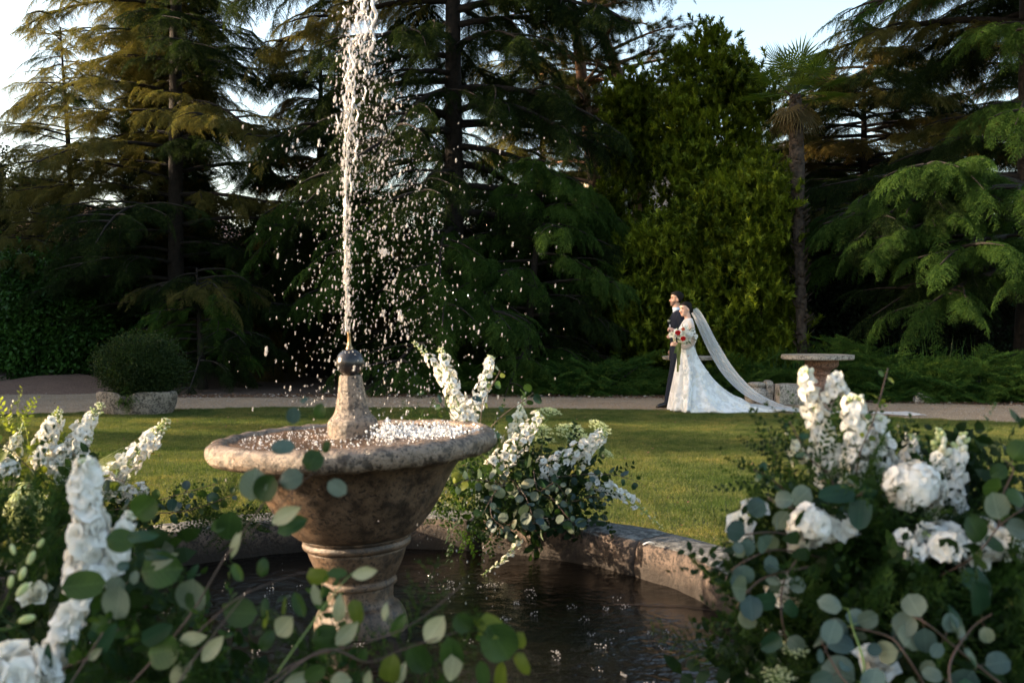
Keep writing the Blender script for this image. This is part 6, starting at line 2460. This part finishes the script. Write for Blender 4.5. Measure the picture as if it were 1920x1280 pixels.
for (sx, sy, pitch, sz_) in ((.15, .09, 0, 0), (-.17, -.09, 35, .04)):
    m = MB()
    rr = []
    for t in np.linspace(0, 1, 9):
        x_ = -.06 + .28 * t
        w_ = .040 * (1 - .25 * abs(t - .62) * 1.5) * (.25 if t in (0., 1.) else 1)
        h_ = .10 * (1 - t) ** .8 + .035
        h_ = h_ * (.5 if t in (1.,) else 1)
        rr.append([(x_, w_ * math.cos(a), max(0, h_ * .5 + h_ * .5 * math.sin(a))) for a in np.linspace(0, 2 * math.pi, 13)[:-1]])
    m.rings(rr)
    fg.put(m, Matrix.Translation((sx, sy, sz_)) @ Matrix.Rotation(R(pitch), 4, 'Y')).build('shoe', M['shoe'], groom)
# boutonniere and pocket square
m = MB()
for k in range(14):
    v = norm(np.random.RandomState(k).normal(size=3))
    g_ = grid_leaf(heart, .026, .024, cup=.4, fold=.1, nu=3, seed=k)
    q = Vector(v).to_track_quat('Z', 'Y').to_matrix()
    m.add([q @ Vector(w) + Vector((.160, .075, 1.385)) + Vector(v) * .012 for w in g_.v], g_.f)
fg.put(m).build('boutonniere', M['cream'], groom)
m = MB()
m.add([(.146, .085, 1.285), (.140, .125, 1.285), (.142, .12, 1.318), (.147, .105, 1.328), (.148, .09, 1.315)], [(0, 1, 2, 3, 4)])
m.add([(.150, .085, 1.285), (.144, .125, 1.285), (.146, .12, 1.318), (.151, .105, 1.328), (.152, .09, 1.315)], [(4, 3, 2, 1, 0)])
fg.put(m).build('pocket_square', M['shirt'], groom, False)

# ---- bride
BX, BY = 2.67, 15.25
fb = Fig((BX, BY, 0), R(180), 1.0)
bride = empty('bride', (BX, BY, 0), 'dark haired woman in a white gown with sweeping train and long veil', 'person', 'wedding couple')
hb_ = Matrix.Translation((.005, .0, 1.452)) @ Matrix.Rotation(R(6), 4, 'Y') @ Matrix.Rotation(R(22), 4, 'Z') @ Matrix.Scale(.95, 4)
m = MB()
hr = MB()
hr.rings(head_rings())
m.add([hb_ @ Vector(v) for v in hr.v], hr.f)
ears(m, hb_)
limb(m, [(-.035, 0, 1.35), (-.022, 0, 1.43), (.0, 0, 1.50)], [.056, .050, .050])
m.rings(ringstack([(.80, -.01, 0, .09, .12), (.92, -.01, 0, .085, .115), (1.02, 0, 0, .075, .10), (1.14, .005, 0, .075, .10), (1.24, .01, 0, .085, .115), (1.33, -.02, 0, .07, .15), (1.375, -.03, 0, .04, .06)], 20))
# her left arm (camera side, +y) holds the bouquet; her right arm goes through his
limb(m, [(-.04, .15, 1.33), (-.075, .18, 1.08), (.04, .19, .985), (.155, .16, 1.02)], [.038, .032, .027, .021])
limb(m, [(-.04, -.15, 1.33), (-.06, -.20, 1.10), (.06, -.28, 1.16), (.135, -.33, 1.235)], [.042, .036, .028, .022])
hand(m, (.155, .16, 1.02), (1, -.1, .15), (0, 1, .3), .92, 1.0, -1)
hand(m, (.135, -.33, 1.235), (.75, .1, .3), (.1, .6, .8), .92, .9, 1)
limb(m, [(.0, .08, .85), (.03, .08, .45), (.06, .08, .07)], [.08, .055, .036])
limb(m, [(.0, -.08, .85), (-.02, -.08, .45), (-.08, -.08, .07)], [.08, .055, .036])
body = remesh(fb.put(m).build('body', M['skin2'], bride), .006, 0)
face(fb, hb_, bride)
hh = [(.060, -.030, -.075, .060), (.085, -.016, -.090, .068), (.10, -.008, -.100, .0725), (.12, .016, -.106, .0765), (.145, .040, -.112, .0785), (.162, .060, -.115, .080), (.178, .078, -.116, .080), (.192, .078, -.113, .077), (.205, .070, -.102, .069), (.215, .056, -.092, .060), (.226, .030, -.070, .046), (.236, .0, -.035, .022)]
m = MB()
m.rings(head_rings(hh, 28, False, .002))
m.ball((-.105, 0, .085), .040, 14, 10, (.85, 1.1, 1.1))
fb.put(m, hb_).build('hair', M['hair'], bride)
for s_ in (1, -1):
    m = MB()
    m.ball((-.008, s_ * .083, .062), .005, 8, 6)
    fb.put(m, hb_).build('earring', M['shirt'], bride)
# bodice
m = MB()
m.rings(ringstack([(.86, -.005, 0, .135, .165), (.98, .002, 0, .108, .135), (1.03, .004, 0, .100, .128), (1.10, .008, 0, .104, .132), (1.18, .014, 0, .118, .142), (1.245, .010, 0, .116, .148), (1.31, -.010, 0, .098, .160), (1.37, -.026, 0, .076, .154), (1.405, -.034, 0, .060, .110), (1.42, -.035, 0, .055, .075)], 32, .92))
remesh(fb.put(m).build('bodice', M['gown'], bride), .008, 2)
for s_ in (1, -1):
    m = MB()
    if s_ == 1:
        limb(m, [(-.042, .148, 1.355), (-.08, .18, 1.08), (.035, .19, .982), (.140, .163, 1.015)], [.046, .039, .034, .027])
    else:
        limb(m, [(-.042, -.148, 1.355), (-.06, -.20, 1.10), (.055, -.278, 1.157), (.125, -.325, 1.228)], [.053, .045, .036, .029])
    fb.put(m).build('sleeve', M['lacesleeve'], bride)
m = MB()
m.tube([(-.095, .0, 1.34), (-.135, .0, 1.20), (-.120, 0, 1.04), (-.15, 0, .9)], .0035, 6)
fb.put(m).build('button_row', M['gown'], bride)
# skirt with sweeping train; rows: z, front x, back x (in figure frame, forward +), half width
SK = [(1.05, .104, -.098, .130), (.98, .112, -.115, .140), (.88, .120, -.150, .175), (.78, .132, -.195, .22), (.66, .148, -.270, .28), (.54, .165, -.355, .34), (.43, .180, -.455, .40), (.34, .192, -.560, .45),
      (.26, .202, -.680, .49), (.19, .210, -.810, .53), (.13, .216, -.960, .56), (.085, .222, -1.15, .58), (.055, .226, -1.38, .58), (.035, .230, -1.62, .56), (.020, .232, -1.86, .52), (.008, .234, -2.02, .47)]
seg = 120
rings = []
for i, (z, fx, bx, w) in enumerate(SK):
    t = i / (len(SK) - 1)
    cx = fx - min(.22, (fx - bx) * .5)
    ring = []
    for k in range(seg):
        a = 2 * math.pi * k / seg
        ca, sa = math.cos(a), math.sin(a)
        fo_ = (.06 * t ** .9) * (math.sin(a * 11 + 1.7 * math.sin(a * 2)) * .6 + math.sin(a * 19 + 2 + t * 1.5) * .4)
        rx = (fx - cx) if ca > 0 else (cx - bx)
        x = cx + (rx + fo_ * 1.3) * ca
        wloc = w * (1 if ca > 0 else (1 - .35 * abs(ca) ** 2 * t))
        y = (wloc + fo_) * math.copysign(abs(sa) ** .95, sa)
        # the far tail lies on the ground in ripples
        zz = z + (.010 * math.sin(x * 14 + y * 9) + .006 * math.sin(x * 27 - y * 16)) * (1 if (ca < -.2 and i > 8) else 0)
        # edges of the lying train drop to the ground
        zz = zz * (1 - .75 * t * abs(sa) ** 3 * (1 if ca < .2 else 0))
        ring.append((x, y, max(.004 + .003 * t * abs(math.sin(a * 11)), zz)))
    rings.append(ring)
# refine rows
fine = []
for i in range(len(rings) - 1):
    p0, p1, p2, p3 = [np.array(rings[max(0, min(len(rings) - 1, j))]) for j in (i - 1, i, i + 1, i + 2)]
    for q in range(4):
        t = q / 4
        v = .5 * (2 * p1 + (p2 - p0) * t + (2 * p0 - 5 * p1 + 4 * p2 - p3) * t * t + (3 * p1 - p0 - 3 * p2 + p3) * t ** 3)
        fine.append([tuple(w) for w in v])
fine.append(rings[-1])
m = MB()
m.rings(fine, cap=False)
fb.put(m).build('skirt', M['gown'], bride)
# applique flowers scattered on the gown
m = MB()
rs = np.random.RandomState(19)
for k in range(120):
    i = int(rs.uniform(14, len(fine) - 16))
    j = int(rs.uniform(8, 56)) if rs.uniform() < .9 else int(rs.uniform(0, 119))
    p = Vector(fine[i][j])
    cxr = Vector((fine[i][j][0], 0, p.z))
    nrm = Vector((p.x * .15, 1, .35)).normalized()
    for q in range(5):
        a = 6.28 * q / 5 + k
        g_ = grid_leaf(heart, rs.uniform(.022, .036), .022, cup=.15, fold=.05, nu=3, seed=q)
        rt = nrm.to_track_quat('Z', 'Y').to_matrix() @ Matrix.Rotation(a, 3, 'Z')
        m.add([rt @ Vector(w) + p + nrm * .004 for w in g_.v], g_.f)
ap = fb.put(m).build('applique', M['white'], bride)
ap['kind'] = 'stuff'
# veil: gathered at the back of the head, blown out and lying far along the path
vp = [(1300, 580, 15.3), (1307, 590, 15.3), (1316, 608, 15.3), (1329, 636, 15.28), (1343, 662, 15.25), (1360, 690, 15.2), (1380, 714, 15.15), (1402, 734, 15.1), (1430, 750, 15.05), (1470, 764, 14.95), (1520, 770, 14.85), (1580, 773, 14.75), (1640, 774, 14.7), (1690, 774, 14.65), (1720, 774, 14.6)]
vw = [9, 12, 14, 16, 18, 19, 18, 16, 13, 11, 10, 10, 10, 10, 9]      # visible half-spread in photo pixels, across the run
cen = curve([P(*q) for q in vp], 5)
rings = []
n = len(cen)
for i, c in enumerate(cen):
    u = i / (n - 1) * (len(vw) - 1)
    j = min(len(vw) - 2, int(u))
    w = (vw[j] + (vw[j + 1] - vw[j]) * (u - j)) * c.y / F * .52
    d = (cen[min(n - 1, i + 1)] - cen[max(0, i - 1)]).normalized()
    across = d.cross(Vector((0, -1, 0))).normalized()      # in the vertical plane, across the run
    ground = max(0, (i / n - .55) / .45)
    lat = Vector((0, 1, 0))
    ring = []
    for k in range(41):
        v = k / 40 * 2 - 1
        fold = math.sin(v * 9 + i * .05) * .045 * (1 - .5 * ground) + math.sin(v * 17 + 1) * .015
        off = across * v * w * (1 - ground * .88) + lat * (fold * (.4 + .6 * min(1, i / 12)) + v * (.12 + ground * .28))
        p = c + off
        if ground > .0:
            p.z = max(p.z, .012 + .010 * abs(math.sin(v * 9 + i * .25)))
        if i / n > .62:
            p.z = min(p.z, .02 + .12 * max(0, 1 - (i / n - .62) / .12) + .028 * abs(math.sin(v * 9 + i * .23)) + .012 * math.sin(i * .8 + v * 3))
            p.z = max(p.z, .012)
        ring.append(tuple(p))
    rings.append(ring)
m = MB()
m.rings(rings, close=False, cap=False)
m.build('veil', M['tulle'], bride)

# ---- bouquet, held out in front of the bride
bq = P(1283, 628, 15.0)
bo = empty('bouquet', bq, 'loose bouquet of white orchids and red blooms with olive ribbons in the bride\'s hand', 'bouquet')
rs = np.random.RandomState(23)
WH = floret_mesh('white_bloom', M['white'], .045, 5, 201, .35, .05)
WC = floret_mesh('white_bloom', M['cream'], .045, 5, 202, .55, .05)
for k in range(40):
    v = norm(rs.normal(size=3))
    if v[1] > .4:
        v[1] = -v[1]
    p = bq + Vector(v * rs.uniform(.06, .185) * np.array([1.15, .7, .9]))
    place('white_bloom', WH if k % 3 else WC, bo, p, zaxis_rot(Vector(v) + Vector((0, -.5, .2)), rs.uniform(0, 6)), rs.uniform(.9, 1.4))
for (px, py, mt_, r_) in ((1271, 624, 'red', .030), (1281, 635, 'red', .028), (1281, 617, 'coral', .020)):
    rose(bo, P(px, py, 14.84), r_, int(px), mt_, 'red_bloom' if mt_ == 'red' else 'coral_bloom', (-.2, -1, .4))
for k in range(26):
    a = rs.uniform(0, 6.28)
    e = bq + Vector((math.cos(a) * rs.uniform(.16, .27), rs.uniform(-.12, .05), math.sin(a) * rs.uniform(.12, .20)))
    m = MB()
    s_ = bq.lerp(e, .35)
    w_ = (e - s_).cross(Vector((0, -1, 0))).normalized() * .007
    m.add([s_, s_.lerp(e, .5) + w_, e, s_.lerp(e, .5) - w_, s_.lerp(e, .5) + Vector((0, -.004, 0))], [(0, 1, 4), (1, 2, 4), (2, 3, 4), (3, 0, 4)])
    m.build('blade_leaf', M['juniper'] if k % 2 else M['ribbon'], bo, False)
m = MB()
for k in range(7):
    p0 = bq + Vector((-.05 + .01 * k, -.02, -.08))
    m.tube([p0, P(1268 + k, 648, 15.05), P(1264 + k * 1.2, 662, 15.05)], .004, 5)
m.build('stems', M['stem'], bo)['kind'] = 'stuff'
for (x0, x1, y1, wv) in ((1272, 1270, 697, .004), (1275, 1274, 684, .006), (1274, 1271, 690, .005)):
    m = MB()
    rr = []
    for i in range(14):
        t = i / 13
        c = P(x0 + (x1 - x0) * t + math.sin(t * 6 + x0) * .8, 642 + (y1 - 642) * t, 14.92 + .03 * math.sin(t * 5 + x0))
        rr.append([tuple(c + Vector((-.014, wv * math.sin(t * 9), 0))), tuple(c + Vector((.014, -.01 * math.cos(t * 7), 0)))])
    m.rings(rr, close=False, cap=False)
    m.build('ribbon', M['ribbon'], bo)
